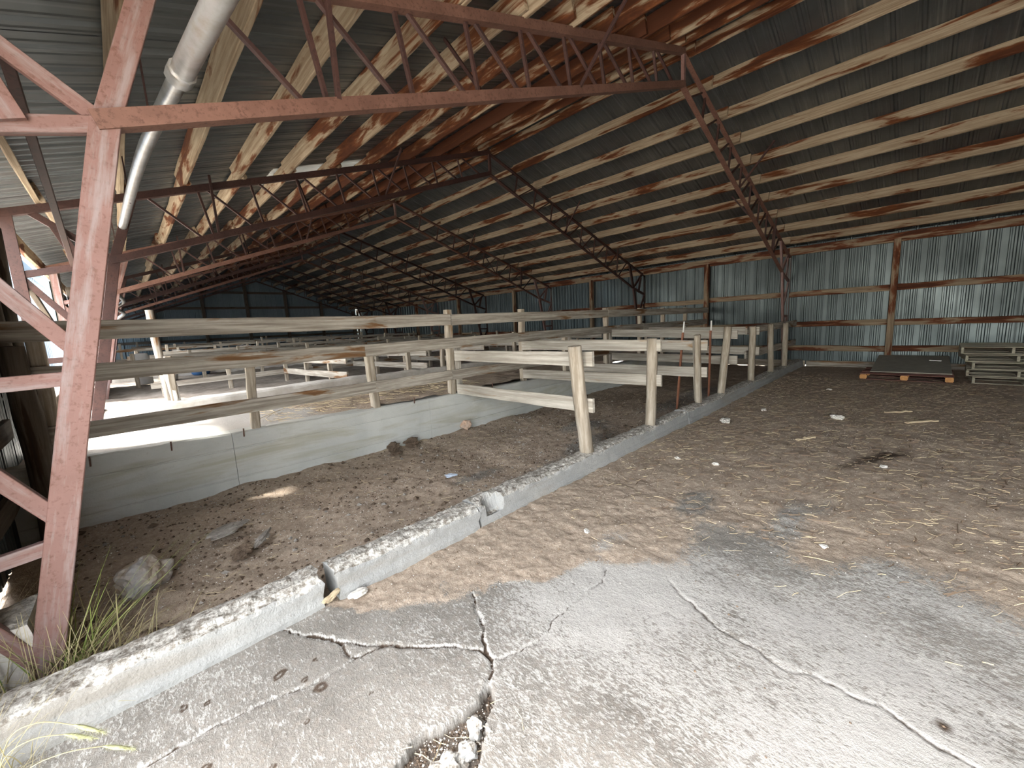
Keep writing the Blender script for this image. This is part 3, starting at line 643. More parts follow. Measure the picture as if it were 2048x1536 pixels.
# old round posts at the pen's left end
def log_me(L, r0, r1, mat, seed, bend=.03, n=9, m=10, flat=0.0):
    V = []; Fc = []
    for i in range(n + 1):
        t = i/n; r = r0 + (r1 - r0)*t; bx = bend*math.sin(t*3.0 + seed)*1.0; by = bend*.6*math.sin(t*2.2 + seed*2)
        bx -= bend*math.sin(seed); by -= bend*.6*math.sin(seed*2)
        for j in range(m):
            a = 2*math.pi*j/m; rr = r*(1 + .16*(float(vnoise(j*.9 + seed*7, t*6, seed)) - .5) + .10*(float(vnoise(j*2.3, t*14, seed + 3)) - .5))
            V.append((t*L, bx + rr*math.cos(a), by + rr*math.sin(a)*(1 - flat)))
    for i in range(n):
        for j in range(m): Fc.append((i*m + j, i*m + (j+1) % m, (i+1)*m + (j+1) % m, (i+1)*m + j))
    c = len(V); V.append((L + r1*.12, V[n*m][1] - r1, 0)); 
    for j in range(m): Fc.append((n*m + j, n*m + (j+1) % m, c))
    Fc.append(tuple(range(m))[::-1])
    me = pymesh('log', V, Fc, mat); bm = bmesh.new(); bm.from_mesh(me); bmesh.ops.recalc_face_normals(bm, faces=bm.faces); bm.to_mesh(me); bm.free()
    for p in me.polygons: p.use_smooth = len(p.vertices) == 4
    return me
def log(name, p0, p1, r0, r1, mat, seed, parent=None, bend=.03, flat=0.0):
    M, L = frame(p0, p1, (0, 1, 0)); return link(name, log_me(L, r0, r1, mat, seed, bend, flat=flat), M, parent)
tag(log('log_post', (-.60, 4.92, 0), (-.56, 4.95, 1.62), .085, .075, M_DARKWOOD, 1), 'thick dark round post at the left end of the feed wall', 'post')
tag(log('log_post', (-.66, 5.42, .3), (-.66, 5.42, 2.7), .055, .05, M_DARKWOOD, 2), 'tall dark post just outside the left end of the fence', 'post')
tag(log('log_post', (-.66, 5.95, .3), (-.66, 5.95, 2.7), .05, .05, M_DARKWOOD, 3), 'second tall dark post outside the fence, farther along the open side', 'post')

# ------------------------------------------------------------------ pen dividers in the near pen, log posts on the kerb
YK = 2.49
posts = [(3.49, 3.40, 1.35, .078, 2.2, .03, 'crooked log post nearest the viewer, on the kerb'), (4.95, 4.99, 1.325, .068, 5.1, .012, 'second log post along the kerb'), (6.62, 6.50, 1.29, .075, 3.3, .012, 'third post along the kerb, split flat with a plank on its side'),
         (7.62, 7.88, 1.35, .066, 1.2, .015, 'fourth kerb post, leaning to the right'), (9.42, 9.30, 1.31, .066, 4.4, .02, 'fifth log post along the kerb'), (10.98, 10.85, 1.31, .064, 2.9, .012, 'sixth log post along the kerb'), (12.3, 12.2, 1.30, .064, .7, .012, 'last log post on the kerb, by the right wall')]
for i, (xb, xt, zt, r, sd, bd, lb) in enumerate(posts):
    o = log('log_post', (xb, YK, .14), (xt, YK, zt), r, r*.96, M_POST, sd, None, bd, .35 if i == 2 else 0)
    tag(o, lb, 'post', 'posts set in the kerb')
    if i == 2: board('side_plank', (6.66, YK + .03, .2), (6.57, YK + .04, 1.2), .03, .12, M_FENCE2, o, (0, 1, 0))
dl_ = [('divider of two pale boards nearest the viewer, from first log post to the feed wall', 3.36, 3.62, [(1.205, 1.17), (.71, .655)], .155),
       ('second two board pen divider, behind the nearest one', 4.90, 5.10, [(1.235, 1.22), (.775, .71)], .155),
       ('third two board pen divider, ending at the flat split post', 6.50, 6.50, [(1.12, 1.16), (.69, .69)], .16),
       ('fourth pen divider, ending at the leaning kerb post', 7.95, 8.05, [(1.21, 1.29), (.745, .76)], .16),
       ('fifth pen divider, darker and nearest the right wall', 9.34, 9.8, [(1.21, 1.27), (.80, .80)], .16)]
for lb, xk, xf, rows, h in dl_:
    t = thing('pen_divider', lb, 'fence', ((xk + xf)/2, 3.8, 0), group='board dividers across the near pen')
    for (zk, zf) in rows:
        board('rail', (xk + .11, YK - .12, zk), (xf + .03, YF - .05, zf), .035, h, M_FENCE2, t, n=12, amp=.004)
    sq_post('post', xf + .17, YF + .085, .56, 1.30, .075, M_FENCE2, t)
t = thing('kerb_rail', 'pair of boards joining the last three kerb posts', 'fence', (10.8, 2.56, .2))
for za, zb in ((1.235, 1.235), (.72, .70)):
    board('rail', (9.3, YK + .09, za), (10.95, YK + .09, zb), .035, .16, M_FENCE, t); board('rail', (10.96, YK + .09, zb), (13.9, YK + .09, zb), .035, .16, M_FENCE, t)
for xb, yb, xt, zt, lb in ((6.66, 2.86, 6.80, 1.50, 'rusty steel fence stake with white tip, left of the pair'), (7.72, 2.72, 7.63, 1.49, 'rusty steel fence stake with white tip, right of the pair')):
    t = thing('steel_stake', lb, 'stake', (xb, yb, 0), group='steel stakes beside the kerb')
    d = Vector((xt - xb, -.04, zt)); p = Vector((xb, yb, 0)); q1 = p + d*.88
    bar('shaft', p - d*.05, q1, .032, .010, M_TPOST, t, (0, -1, 0)); bar('rib', p - d*.05 + Vector((0, .014, 0)), q1 + Vector((0, .014, 0)), .010, .028, M_TPOST, t, (0, -1, 0))
    bar('tip', q1, p + d, .034, .014, M_WHITE, t, (0, -1, 0))

# ------------------------------------------------------------------ far kerb and far pens
def far_kerb(y0, z1, lb, mat, x0=-.66, x1=14.0, z0=.3):
    xs = np.arange(x0, x1, .12); prof = [(0, z0), (0, z1 - .04), (.02, z1 - .01), (.05, z1), (.17, z1), (.2, z1 - .03), (.2, z0)]
    V = []; Pn = len(prof)
    for x in xs:
        for a, b in prof: V.append((x, y0 + a + (float(vnoise(x*3, a*9, 7)) - .5)*.03, b + ((float(vnoise(x*4, a*11, 8)) - .5)*.05 if b > z1 - .05 else 0)))
    n = len(xs); Fc = [(i*Pn + j, i*Pn + j+1, (i+1)*Pn + j+1, (i+1)*Pn + j) for i in range(n-1) for j in range(Pn-1)]
    Fc += [tuple(range(Pn))[::-1], tuple((n-1)*Pn + j for j in range(Pn))]
    me = pymesh('far_kerb', V, Fc, mat); bm = bmesh.new(); bm.from_mesh(me); bmesh.ops.recalc_face_normals(bm, faces=bm.faces); bm.to_mesh(me); bm.free()
    tag(link('concrete_kerb', me), lb, 'kerb')
far_kerb(7.3, .77, 'pale sunlit kerb on the far side of the feed alley', M_ALLEY)
far_kerb(16.5, .72, 'distant pale kerb beyond the second row of pens', M_ALLEY)
far_kerb(18.9, .72, 'most distant pale kerb before the third row of pens', M_ALLEY)
def far_fence(lb, y0, xs, z0, zt, rails, mat=M_FENCE2, tall=None, wide=.085):
    t = thing('board_fence', lb, 'fence', (xs[len(xs)//2], y0, z0))
    for i, x in enumerate(xs):
        sq_post('post', x, y0, z0 - .1, zt + (.10 if i % 3 == 0 else rj.uniform(-.1, .05)), wide, M_POST, t, (rj.uniform(-.03, .03), 0), i % 5)
    for z in rails:
        a = xs[0] - .2
        while a < xs[-1]:
            b = min(a + rj.uniform(2.6, 3.8), xs[-1] + .2); board('rail', (a, y0 - .06, z + rj.uniform(-.03, .03)), (b, y0 - .06, z + rj.uniform(-.04, .04)), .035, .12, mat, t, n=5); a = b + .01
    return t
def rng(a, b, s): return [a + s*i for i in range(int((b - a)/s) + 1)]
far_fence('row of posts and boards on the kerb beyond the feed alley', 7.42, [.46, 4.22, 5.05, 7.3, 9.5, 11.8], .72, 1.30, [])
far_fence('low board fence across the second row of pens', 11.2, [.55, 1.73, 2.92, 4.0, 5.3, 6.7, 8.2, 9.8, 11.4, 13], .5, 1.06, [.72, .98], M_FENCE)
far_fence('board fence behind the second row of pens', 13.6, rng(.2, 13.6, 1.35), .5, 1.25, [1.08], M_FENCE)
far_fence('distant board fence on the kerb past the second pens', 16.6, rng(.3, 13.6, 1.3), .6, 1.28, [.86, 1.14], M_FENCE)
far_fence('more distant board fence in the third row of pens', 19.0, rng(1.2, 13.6, 1.4), .6, 1.40, [1.22], M_FENCE)
far_fence('far board fence behind the third row of pens', 23.0, rng(.0, 13.6, 1.7), .5, 1.5, [.9, 1.35], M_FENCE)
far_fence('farthest board fence in front of the gable wall', 27.5, rng(.6, 13.6, 1.9), .5, 1.55, [.95, 1.4], M_FENCE)
ordn = ['first', 'second', 'third', 'fourth', 'fifth', 'sixth', 'seventh', 'eighth', 'ninth']
for i, x in enumerate([3.0, 4.75, 6.4, 8.1, 9.8, 11.6]):
    t = thing('pen_divider', ordn[i] + ' divider from the left in the second row of pens', 'fence', (x, 9.3, .5), group='board dividers in the far pens')
    for z in (.74, 1.02): board('rail', (x, 7.55, z + .06), (x - .15, 11.1, z), .035, .13, M_FENCE, t, n=5)
    for y0 in (8.6, 10.1): sq_post('post', x + .06, y0, .4, 1.22, .085, M_POST, t)
for i, x in enumerate([1.6, 4.0, 6.2, 8.6, 11.0]):
    t = thing('pen_divider', ordn[i] + ' divider from the left in the third row of pens', 'fence', (x, 21, .5), group='board dividers in the far pens')
    for z in (.85, 1.2): board('rail', (x, 19.2, z), (x, 22.9, z), .035, .13, M_FENCE, t, n=5)
    sq_post('post', x + .06, 21, .4, 1.35, .085, M_POST, t)
tag(log('log_post', (.47, 7.42, .74), (.36, 7.42, 1.30), .055, .05, M_WHITE, 6), 'white sunlit round post on the far alley kerb', 'post')  # plain white over the whole log
tag(log('log_post', (.50, 9.3, .45), (.50, 9.3, 2.15), .06, .055, M_FENCE, 8), 'tall squared brown post in the second pen, rising past the top rail', 'post')
def tube_me(pts, r, mat, m=10):
    cu = bpy.data.curves.new('c', 'CURVE'); cu.dimensions = '3D'; cu.bevel_depth = 1.0; cu.bevel_resolution = 3; cu.use_fill_caps = True
    sp = cu.splines.new('POLY'); sp.points.add(len(pts) - 1)
    for k_, p in enumerate(pts):
        sp.points[k_].co = (*p, 1); sp.points[k_].radius = r[k_] if isinstance(r, (list, tuple)) else r
    o = bpy.data.objects.new('c', cu); COL.objects.link(o)
    me = bpy.data.meshes.new_from_object(o.evaluated_get(bpy.context.evaluated_depsgraph_get())); bpy.data.objects.remove(o); bpy.data.curves.remove(cu)
    me.materials.clear(); me.materials.append(mat)
    for p in me.polygons: p.use_smooth = True
    return me
def smooth_pts(pts, n=6):
    out = []; P = [Vector(p) for p in pts]
    for i in range(len(P) - 1):
        a = P[max(i-1, 0)]; b = P[i]; c = P[i+1]; d = P[min(i+2, len(P)-1)]
        for k_ in range(n):
            t = k_/n; out.append(.5*((2*b) + (-a + c)*t + (2*a - 5*b + 4*c - d)*t*t + (-a + 3*b - 3*c + d)*t**3))
    out.append(P[-1]); return out
tag(link('hose', tube_me(smooth_pts([(1.6, 7.75, .52), (2.6, 7.7, .55), (3.8, 7.9, .53), (4.6, 7.8, .52)]), .012, M_HOSE)), 'thin red hose lying behind the far alley kerb', 'hose')

# ------------------------------------------------------------------ auger pipe under the left slope
pp = thing('auger_pipe', 'galvanised auger pipe slung under the left roof slope', 'pipe', (.45, 2.8, 3.0))
link('wide_tube', tube_me([(.74, .55, 3.08), (.52, 2.0, 3.02), (.425, 2.82, 2.98)], .053, M_PIPE), None, pp)
link('collar', tube_me([(.430, 2.78, 2.982), (.420, 2.86, 2.978)], .063, M_PIPE), None, pp)
link('narrow_tube', tube_me(smooth_pts([(.425, 2.80, 2.98), (.33, 4.6, 3.08), (.24, 7.33, 3.10), (.17, 9.6, 3.12), (.10, 11.6, 3.05), (.02, 12.6, 2.92), (.10, 13.6, 2.80)]), .044, M_PIPE), None, pp)
link('crumpled_end', tube_me(smooth_pts([(.10, 13.55, 2.81), (.22, 14.1, 2.66), (.05, 14.5, 2.52), (.20, 15.2, 2.42), (.06, 15.6, 2.28), (.0, 16, 2.08)]), .042, M_PIPE), None, pp)
for y0, x0 in ((3.9, .37), (5.9, .285), (9.2, .18)):
    bar('hanger', (x0, y0, 3.05), (x0, y0, 3.55), .012, .012, M_STEEL_SHADE, pp)

# long bracing bar along the open side
bar_o = bar('brace_bar', (-.27, Y1 + S, 2.58), (-.19, Y1 + .12, 2.94), .045, .06, M_STEEL_SHADE); tag(bar_o, 'long dark bracing bar from the second truss knee towards the near truss', 'brace')
bar_o = bar('brace_bar', (-.66, Y1 + S, 2.3), (-.66, Y1 + 2*S, 1.35), .05, .06, M_DARKWOOD); tag(bar_o, 'slanting dark brace across the open bay beside the white building', 'brace')

# ------------------------------------------------------------------ pallets
def pallet(label, M, mat, blockmat=None, group='wooden pallets by the right wall', L=1.2, W=1.2, bot=True):
    t = tag(empty('pallet'), label, 'pallet', group); t.matrix_basis = M; reg(t, M)
    def B(nm, c, sx, sy, sz, mt):
        p0 = M @ Vector((c[0], c[1] - sy/2, c[2])); p1 = M @ Vector((c[0], c[1] + sy/2, c[2])); u = (M.to_3x3() @ Vector((0, 0, 1)))
        board(nm, p0, p1, sx, sz, mt, t, u, n=3, amp=.003)
    def BX(nm, c, sx, sy, sz, mt):
        p0 = M @ Vector((c[0] - sx/2, c[1], c[2])); p1 = M @ Vector((c[0] + sx/2, c[1], c[2])); u = (M.to_3x3() @ Vector((0, 0, 1)))
        board(nm, p0, p1, sy, sz, mt, t, u, n=3, amp=.003)
    for k_ in range(7): B('deck_board', (-L/2 + .05 + k_*(L - .1)/6, 0, .132), .10, W, .018, mat)
    for k_ in (-1, 0, 1):
        if blockmat:
            for q_ in (-1, 0, 1): BX('block', (q_*(L/2 - .055), k_*(W/2 - .06), .066), .11, .12, .092, blockmat)
        else: BX('stringer', (0, k_*(W/2 - .02), .0705), L, .038, .095, mat)
    for k_ in (-1, 0, 1): B('bottom_board', (k_*(L/2 - .05), 0, .011), .10, W, .018, mat)
    if blockmat:
        for k_ in (-1, 0, 1): BX('rail_board', (0, k_*(W/2 - .06), .119), L, .09, .012, mat)
    return t
def TM(x, y, z, rz, ry=0): return Matrix.Translation((x, y, z)) @ Matrix.Rotation(rz, 4, 'Z') @ Matrix.Rotation(ry, 4, 'Y')
pallet('dark red pallet with orange blocks under a grey sheet', TM(12.30, .22, .0, math.radians(-1)), M_PALRED, M_BLOCK, W=1.42)
st = [('bottom pallet of the grey stack', 12.38, -1.35, 0, 1.5), ('second pallet up in the grey stack', 12.36, -1.30, .145, -2), ('third pallet up in the grey stack', 12.32, -1.33, .29, 1), ('fourth pallet up in the grey stack, shifted left', 12.34, -1.22, .435, 2.5), ('top pallet of the grey stack', 12.36, -1.19, .58, -1)]
for lb, x, y0, z, a in st: pallet(lb, TM(x, y0, z + .005, math.radians(a)), M_PALLET, None, W=1.3)
sh = bar('plywood_sheet', (11.70, .16, .185), (13.93, .16, .34), 1.22, .018, M_MAT); tag(sh, 'large grey plywood sheet lying over the red pallet', 'sheet')
tag(rough_block('scrap', .20, .03, .02, M_WHITE, Matrix.Translation((13.2, -.22, .305)) @ Matrix.Rotation(1.2, 4, 'Z'), seed=8, round_=.2, n=2, amp=.003), 'small white scrap lying on the grey sheet', 'scrap')

# ------------------------------------------------------------------ stones, clods and scraps
from mathutils import noise as MN
def stone(name, lb, cat, x, y, z, sx, sy, sz, mat, seed, rz=0, group=None, n=6, amp=.02, rnd=.7, tilt=0):
    bm = bmesh.new(); bmesh.ops.create_icosphere(bm, subdivisions=4 if sx > .1 else 3, radius=.5); r = random.Random(seed); off3 = Vector((seed*3.7, seed*1.3, seed*5.1))
    planes = [(Vector((r.gauss(0, 1), r.gauss(0, 1), r.gauss(0, .8))).normalized(), r.uniform(.30, .44)) for _ in range(9)]
    for v in bm.verts:
        c = v.co.copy()
        for nn, dd in planes:
            e = c.dot(nn) - dd
            if e > 0: c -= nn*e*.85
        u = v.co.normalized(); c += u*(.55 if sx > .3 else 1.0)*(.16*MN.noise(c*3.2 + off3) + .12*MN.noise(c*7 + off3) + (amp/max(sx, .05))*.35*MN.noise(c*18 + off3))
        v.co = Vector((c.x*sx, c.y*sy, c.z*sz))*1.12
    me = bpy.data.meshes.new(name); bm.to_mesh(me); bm.free(); me.materials.append(mat)
    o = link(name, me, Matrix.Translation((x, y, z)) @ Matrix.Rotation(rz, 4, 'Z') @ Matrix.Rotation(tilt, 4, 'Y'))
    return tag(o, lb, cat, group)
rk = stone('rock', 'large blue grey and tan rock on the pen floor', 'rock', -.10, 3.50, .06, .33, .22, .24, M_ROCKB, 12, rz=.8, amp=.035, rnd=1.0)
stone('rock', 'pinkish stone at the foot of the feed wall', 'rock', 3.72, 4.93, .07, .20, .14, .14, M_ROCKP, 15, rz=.3)
stone('dung_clod', 'dark clod against the feed wall, left of the pair', 'clod', 2.43, 4.88, .05, .15, .13, .13, M_DUNG, 21, amp=.03, group='dark clods in the pen')
stone('dung_clod', 'dark clod against the feed wall, right of the pair', 'clod', 2.70, 4.86, .05, .20, .15, .12, M_DUNG, 23, amp=.03, group='dark clods in the pen')
stone('dung_clod', 'small dark clod in front of the wall clods', 'clod', 2.36, 4.68, .02, .16, .11, .05, M_DUNG, 25, amp=.02, group='dark clods in the pen')
stone('dung_clod', 'dark clod between the big rock and the kerb gap', 'clod', .44, 3.42, .03, .13, .09, .09, M_DUNG, 27, amp=.03, group='dark clods in the pen')
stone('dung_cake', 'flat grey dung cake in the middle of the near pen', 'clod', .43, 3.95, .03, .26, .15, .06, M_CAKE, 31, amp=.03, rz=.4)
stone('dung_cake', 'long thin grey clod beside the dark clod', 'clod', .60, 3.55, .025, .26, .06, .05, M_CAKE, 33, amp=.02, rz=.9)
stone('plastic_scrap', 'crumpled blue grey plastic scrap on the pen floor', 'scrap', 2.36, 3.47, .02, .14, .07, .03, M_PLASTIC, 35, amp=.02, rz=-.6)
stone('wood_chip', 'brown chip wedged in the kerb gap', 'scrap', .70, 2.36, .05, .15, .04, .035, M_SCRAP, 37, amp=.01, rz=.5, rnd=.3)
stone('stone', 'pale flat stone beside the kerb gap', 'stone', .84, 2.31, .02, .12, .07, .03, M_STONE, 39)
for i, (lb, x, y, s_) in enumerate([('grey stone by the kerb under the third post', 6.30, 1.98, .17), ('small pale stone left of the grey dirt patch', 4.33, 1.85, .075), ('small tan stone right of its pale neighbour', 4.4, 1.47, .07), ('white stone out on the dirt, left of the pallets', 7.38, 1.75, .10), ('white chip in front of the red pallet', 9.92, 1.24, .10), ('pale flat stone in the middle of the dirt', 7.32, .80, .16), ('pale stone on the right half of the dirt', 5.28, .19, .08), ('small stone near the edge of the concrete', 2.36, 1.70, .055), ('white pebble on the bare concrete', 3.22, .37, .05)]):
    stone('stone', lb, 'stone', x, y, s_*.12, s_, s_*.75, s_*.45, M_STONE, 50 + i, rz=i, n=4, amp=s_*.1)
for i, (lb, x, y, L, a) in enumerate([('pale wood offcut farther back on the dirt', 8.05, .32, .34, -.9), ('pale wood offcut nearer on the dirt', 7.46, .08, .40, -.8), ('short pale offcut right of the kerb', 5.8, 1.0, .24, -.6)]):
    o = board('wood_offcut', (x, y, .02), (x + L*math.cos(a), y + L*math.sin(a), .03), .05, .018, M_SCRAP); tag(o, lb, 'offcut', 'wood offcuts on the dirt')
for i, (lb, x, y, z, s_) in enumerate([('largest broken concrete chunk in the floor pit', .63, 1.12, -.02, .17), ('concrete chunk at the upper end of the floor pit', .82, 1.17, -.02, .085), ('concrete chunk on the right side of the pit', .74, 1.12, -.025, .08), ('small concrete chunk low in the pit', .56, 1.06, -.02, .09)]):
    stone('concrete_chunk', lb, 'chunk', x, y, z, s_, s_*.8, .06, M_KERB, 80 + i, rz=i*1.3, n=6, amp=.012, rnd=.5)

# litter that nobody could count
def straws(name, lb, n, region, mat, lmin, lmax, wmin, wmax, seed, zf, dens=None):
    r = np.random.default_rng(seed); V = []; Fc = []
    k_ = 0
    while k_ < n:
        x = r.uniform(region[0], region[1]); y = r.uniform(region[2], region[3])
        if dens is not None and r.random() > dens(x, y): continue
        a = r.uniform(0, math.pi) if r.random() < .4 else r.normal(-.75, .35); L = r.uniform(lmin, lmax)*(1 if r.random() < .85 else 2.2); wd = r.uniform(wmin, wmax)
        z = float(zf(np.array([[x]]), np.array([[y]]))[0, 0]) + .004 if k_ % 3 == 0 else zc
        zc = z; c_, s_ = math.cos(a), math.sin(a); t_ = r.normal(0, .08)
        b = len(V); mx, my = r.normal(0, L*.08), 0
        for u, h in ((-1, 0), (0, 1), (1, 0)):
            ox = u*L/2; oy = mx*h; oz = z + .003 + u*t_*L/2 + r.uniform(0, .006)
            for v_, zz in ((-1, 0), (1, 0), (0, 1)):
                px = ox; py = oy + v_*wd/2*(zz == 0); V.append((x + px*c_ - py*s_, y + px*s_ + py*c_, oz + zz*wd*.7))
        for q_ in (0, 3):
            for (i0, i1) in ((0, 1), (1, 2), (2, 0)): Fc.append((b+q_+i0, b+q_+i1, b+q_+3+i1, b+q_+3+i0))
        k_ += 1
    o = link(name, pymesh(name, V, Fc, mat)); tag(o, lb, 'litter', kind='stuff'); return o
zflat = lambda X, Y: np.zeros_like(X)
dright = lambda x, y: min(1, max(0, (x - 2.2)/2.0))*(1 if y > -1 else .6)
straws('straw', 'scattered dry straw over the brown dirt', 3600, (2.2, 11.5, -2.5, 2.33), M_STRAW, .02, .085, .0015, .004, 1, zmain, dright)
straws('straw', 'brown litter trodden into the dirt', 3000, (3.0, 12.5, -2.5, 2.33), M_CHIP, .02, .09, .004, .012, 2, zmain, dright)
straws('straw', 'straw bits strewn over the near pen floor', 900, (-.5, 11, 2.7, 5.0), M_STRAW, .015, .07, .002, .004, 3, zpen)
straws('straw', 'loose straw heaped at the end of the feed alley', 700, (1.2, 4.5, 5.3, 7.2), M_STRAW, .04, .18, .003, .007, 4, zalley)
def grit(name, lb, n, region, mat, smin, smax, seed, zf, dens=None):
    r = np.random.default_rng(seed); X = r.uniform(region[0], region[1], n*3); Y = r.uniform(region[2], region[3], n*3)
    if dens is not None: kp = r.random(n*3) < dens(X, Y); X, Y = X[kp], Y[kp]
    X, Y = X[:n], Y[:n]; Z = zf(X[:, None], Y[:, None])[:, 0]; Sx = r.uniform(smin, smax, len(X))**1.0; V = []; Fc = []
    base = np.array([(1, 0, 0), (0, 1, 0), (-1, 0, 0), (0, -1, 0), (0, 0, .7), (0, 0, -.5)])
    for i in range(len(X)):
        b = len(V); j = r.uniform(.6, 1.3, (6, 1)); P = base*j*Sx[i]; a = r.uniform(0, 6.28); c_, s_ = math.cos(a), math.sin(a)
        for p in P: V.append((X[i] + p[0]*c_ - p[1]*s_, Y[i] + p[0]*s_ + p[1]*c_, Z[i] + p[2] + Sx[i]*.25))
        for k_ in range(4): Fc.append((b + k_, b + (k_+1) % 4, b + 4)); Fc.append((b + (k_+1) % 4, b + k_, b + 5))
    tag(link(name, pymesh(name, V, Fc, mat)), lb, 'litter', kind='stuff')
grit('grit', 'pale grit scattered over the near pen floor', 5200, (-.6, 6.5, 2.68, 5.0), M_PEB, .0022, .008, 5, zpen, lambda X, Y: np.clip(.15 + 1.4*(fbm(X*1.2, Y*1.6, 601, 3) - .3), .05, 1)*np.clip(1.4 - X/6, .2, 1))
grit('grit', 'dark crumbs of soil over the near pen floor', 3800, (-.6, 8, 2.68, 5.0), M_DUNG, .004, .016, 6, zpen, lambda X, Y: np.clip(fbm(X*2.2, Y*2.2, 611, 3)*1.2 - .2, .05, 1))
grit('grit', 'larger dung crumbs on the near pen floor', 240, (-.5, 7, 2.72, 5.0), M_DUNG, .012, .034, 16, zpen, lambda X, Y: np.clip(fbm(X*1.4, Y*1.4, 617, 3)*1.6 - .45, .03, 1))
grit('grit', 'grey dung flakes on the near pen floor', 160, (-.5, 7, 2.72, 5.0), M_CAKE, .010, .030, 17, zpen, lambda X, Y: np.clip(fbm(X*1.1, Y*1.9, 619, 3)*1.6 - .45, .03, 1))
grit('grit', 'pale grit on the brown dirt', 2600, (.7, 9, -1.6, 2.35), M_PEB, .002, .006, 7, zmain, lambda X, Y: np.clip(dirtmask(X, Y), .04, 1))
grit('grit', 'dark crumbs on the brown dirt', 2200, (.9, 10, -1.6, 2.35), M_CHIP, .003, .010, 8, zmain, lambda X, Y: np.clip(dirtmask(X, Y), .05, 1))
grit('grit', 'dark soil filling the broken pit', 700, (.4, 1.0, .95, 1.29), M_DUNG, .003, .009, 9, zmain, lambda X, Y: pitmask(X, Y))
grit('grit', 'white grit filling the broken pit', 500, (.4, 1.0, .95, 1.29), M_PEB, .002, .007, 10, zmain, lambda X, Y: pitmask(X, Y))
straws('straw', 'dead roots and straw in the broken pit', 24, (.5, .95, 1.0, 1.28), M_STRAW, .04, .10, .002, .004, 11, zmain)

# ------------------------------------------------------------------ grass
def blades_me(n, cx, cy, z0, spread, hmin, hmax, wmax, mat, seed, lean=(0, 0), droop=.5):
    r = np.random.default_rng(seed); V = []; Fc = []
    for i in range(n):
        bx, by = cx + r.normal(0, spread), cy + r.normal(0, spread); L = r.uniform(hmin, hmax); a = r.uniform(0, 6.28); ln = r.uniform(.15, .9)
        d = Vector((math.cos(a)*ln + lean[0], math.sin(a)*ln + lean[1], 1)).normalized(); p = Vector((bx, by, z0)); wd = r.uniform(.4, 1)*wmax; side = d.cross(Vector((0, 0, 1))).normalized()
        b = len(V); sg = 7; dd = d.copy(); dr = r.uniform(.2, 1)*droop
        for k_ in range(sg + 1):
            ww = wd*(1 - (k_/sg)**1.6)*.5 + .0004; nrm = side.cross(dd).normalized()
            V += [tuple(p - side*ww), tuple(p + side*ww), tuple(p + nrm*ww*.5)]
            p = p + dd*(L/sg); dd = (dd + Vector((d.x, d.y, -.9))*dr/sg).normalized()
        for k_ in range(sg):
            q_ = b + 3*k_
            for i0, i1 in ((0, 1), (1, 2), (2, 0)): Fc.append((q_+i0, q_+i1, q_+3+i1, q_+3+i0))
    return pymesh('grass', V, Fc, mat)
g = thing('grass_clump', 'green and dry grass growing at the foot of the near column', 'grass', (-.45, 2.85, .02))
link('green_blades', blades_me(30, -.43, 2.83, .0, .06, .25, .62, .009, M_GRASS, 1, (.35, .1), .5), None, g)
link('long_stalks', blades_me(4, -.40, 2.84, .0, .03, .6, .85, .006, M_GRASS, 12, (.75, .35), .12), None, g)
link('dry_blades', blades_me(140, -.42, 2.80, .0, .10, .15, .48, .005, M_DRYGRASS, 2, (.2, 0), .9), None, g)
tag(link('grass_clump', blades_me(70, -.62, 3.0, .0, .10, .2, .6, .006, M_DRYGRASS, 3, (.1, .1), .8)), 'dry grass behind the near column lacing', 'grass')
tag(link('grass_clump', blades_me(70, -.22, 2.76, .0, .12, .1, .32, .004, M_DRYGRASS, 4, (.5, 0), 1.2)), 'dry grass lying along the back of the kerb', 'grass')
tag(link('grass_clump', blades_me(60, -.60, 2.30, .0, .07, .15, .42, .004, M_DRYGRASS, 5, (.35, -.2), .9)), 'dry grass in front of the kerb at the lower left corner', 'grass')
for i, (bx, by, tx, ty, h, lb) in enumerate([(-.55, 2.22, -.31, 2.06, .24, 'foxtail stalk with the highest seed head'), (-.56, 2.2, -.35, 2.14, .17, 'foxtail stalk with the seed head farthest left'), (-.53, 2.15, -.25, 2.02, .13, 'foxtail stalk with the seed head farthest right'), (-.5, 2.1, -.32, 1.98, .10, 'foxtail stalk with the lowest seed head')]):
    t = thing('foxtail_grass', lb + ' at the lower left', 'grass', (bx, by, 0), group='foxtail grass in front of the kerb')
    pts = smooth_pts([(bx, by, 0), (bx + (tx-bx)*.3, by + (ty-by)*.3, h*.95), (bx + (tx-bx)*.65, by + (ty-by)*.65, h*1.15), (tx, ty, h)])
    link('stem', tube_me(pts, .0016, M_DRYGRASS), None, t)
    d = Vector(((tx-bx)*1.1, (ty-by)*1.1, -.20)).normalized(); hp = [Vector((tx, ty, h)) + d*.016*k_ for k_ in range(7)]
    o = link('seed_head', tube_me(hp, [.002, .005, .007, .007, .006, .004, .001], M_SEED), None, t)
    r = np.random.default_rng(90 + i); V = []; Fc = []
    for k_ in range(420):
        p = Vector((tx, ty, h)) + d*r.uniform(.004, .098); u = Vector(r.normal(0, 1, 3)).normalized(); u = (u + d*.8).normalized(); q_ = p + u*r.uniform(.016, .030); s_ = u.cross(d).normalized()*.0007
        b = len(V); V += [tuple(p - s_), tuple(p + s_), tuple(q_)]; Fc.append((b, b+1, b+2))
    link('bristles', pymesh('bristles', V, Fc, M_SEED), None, o)

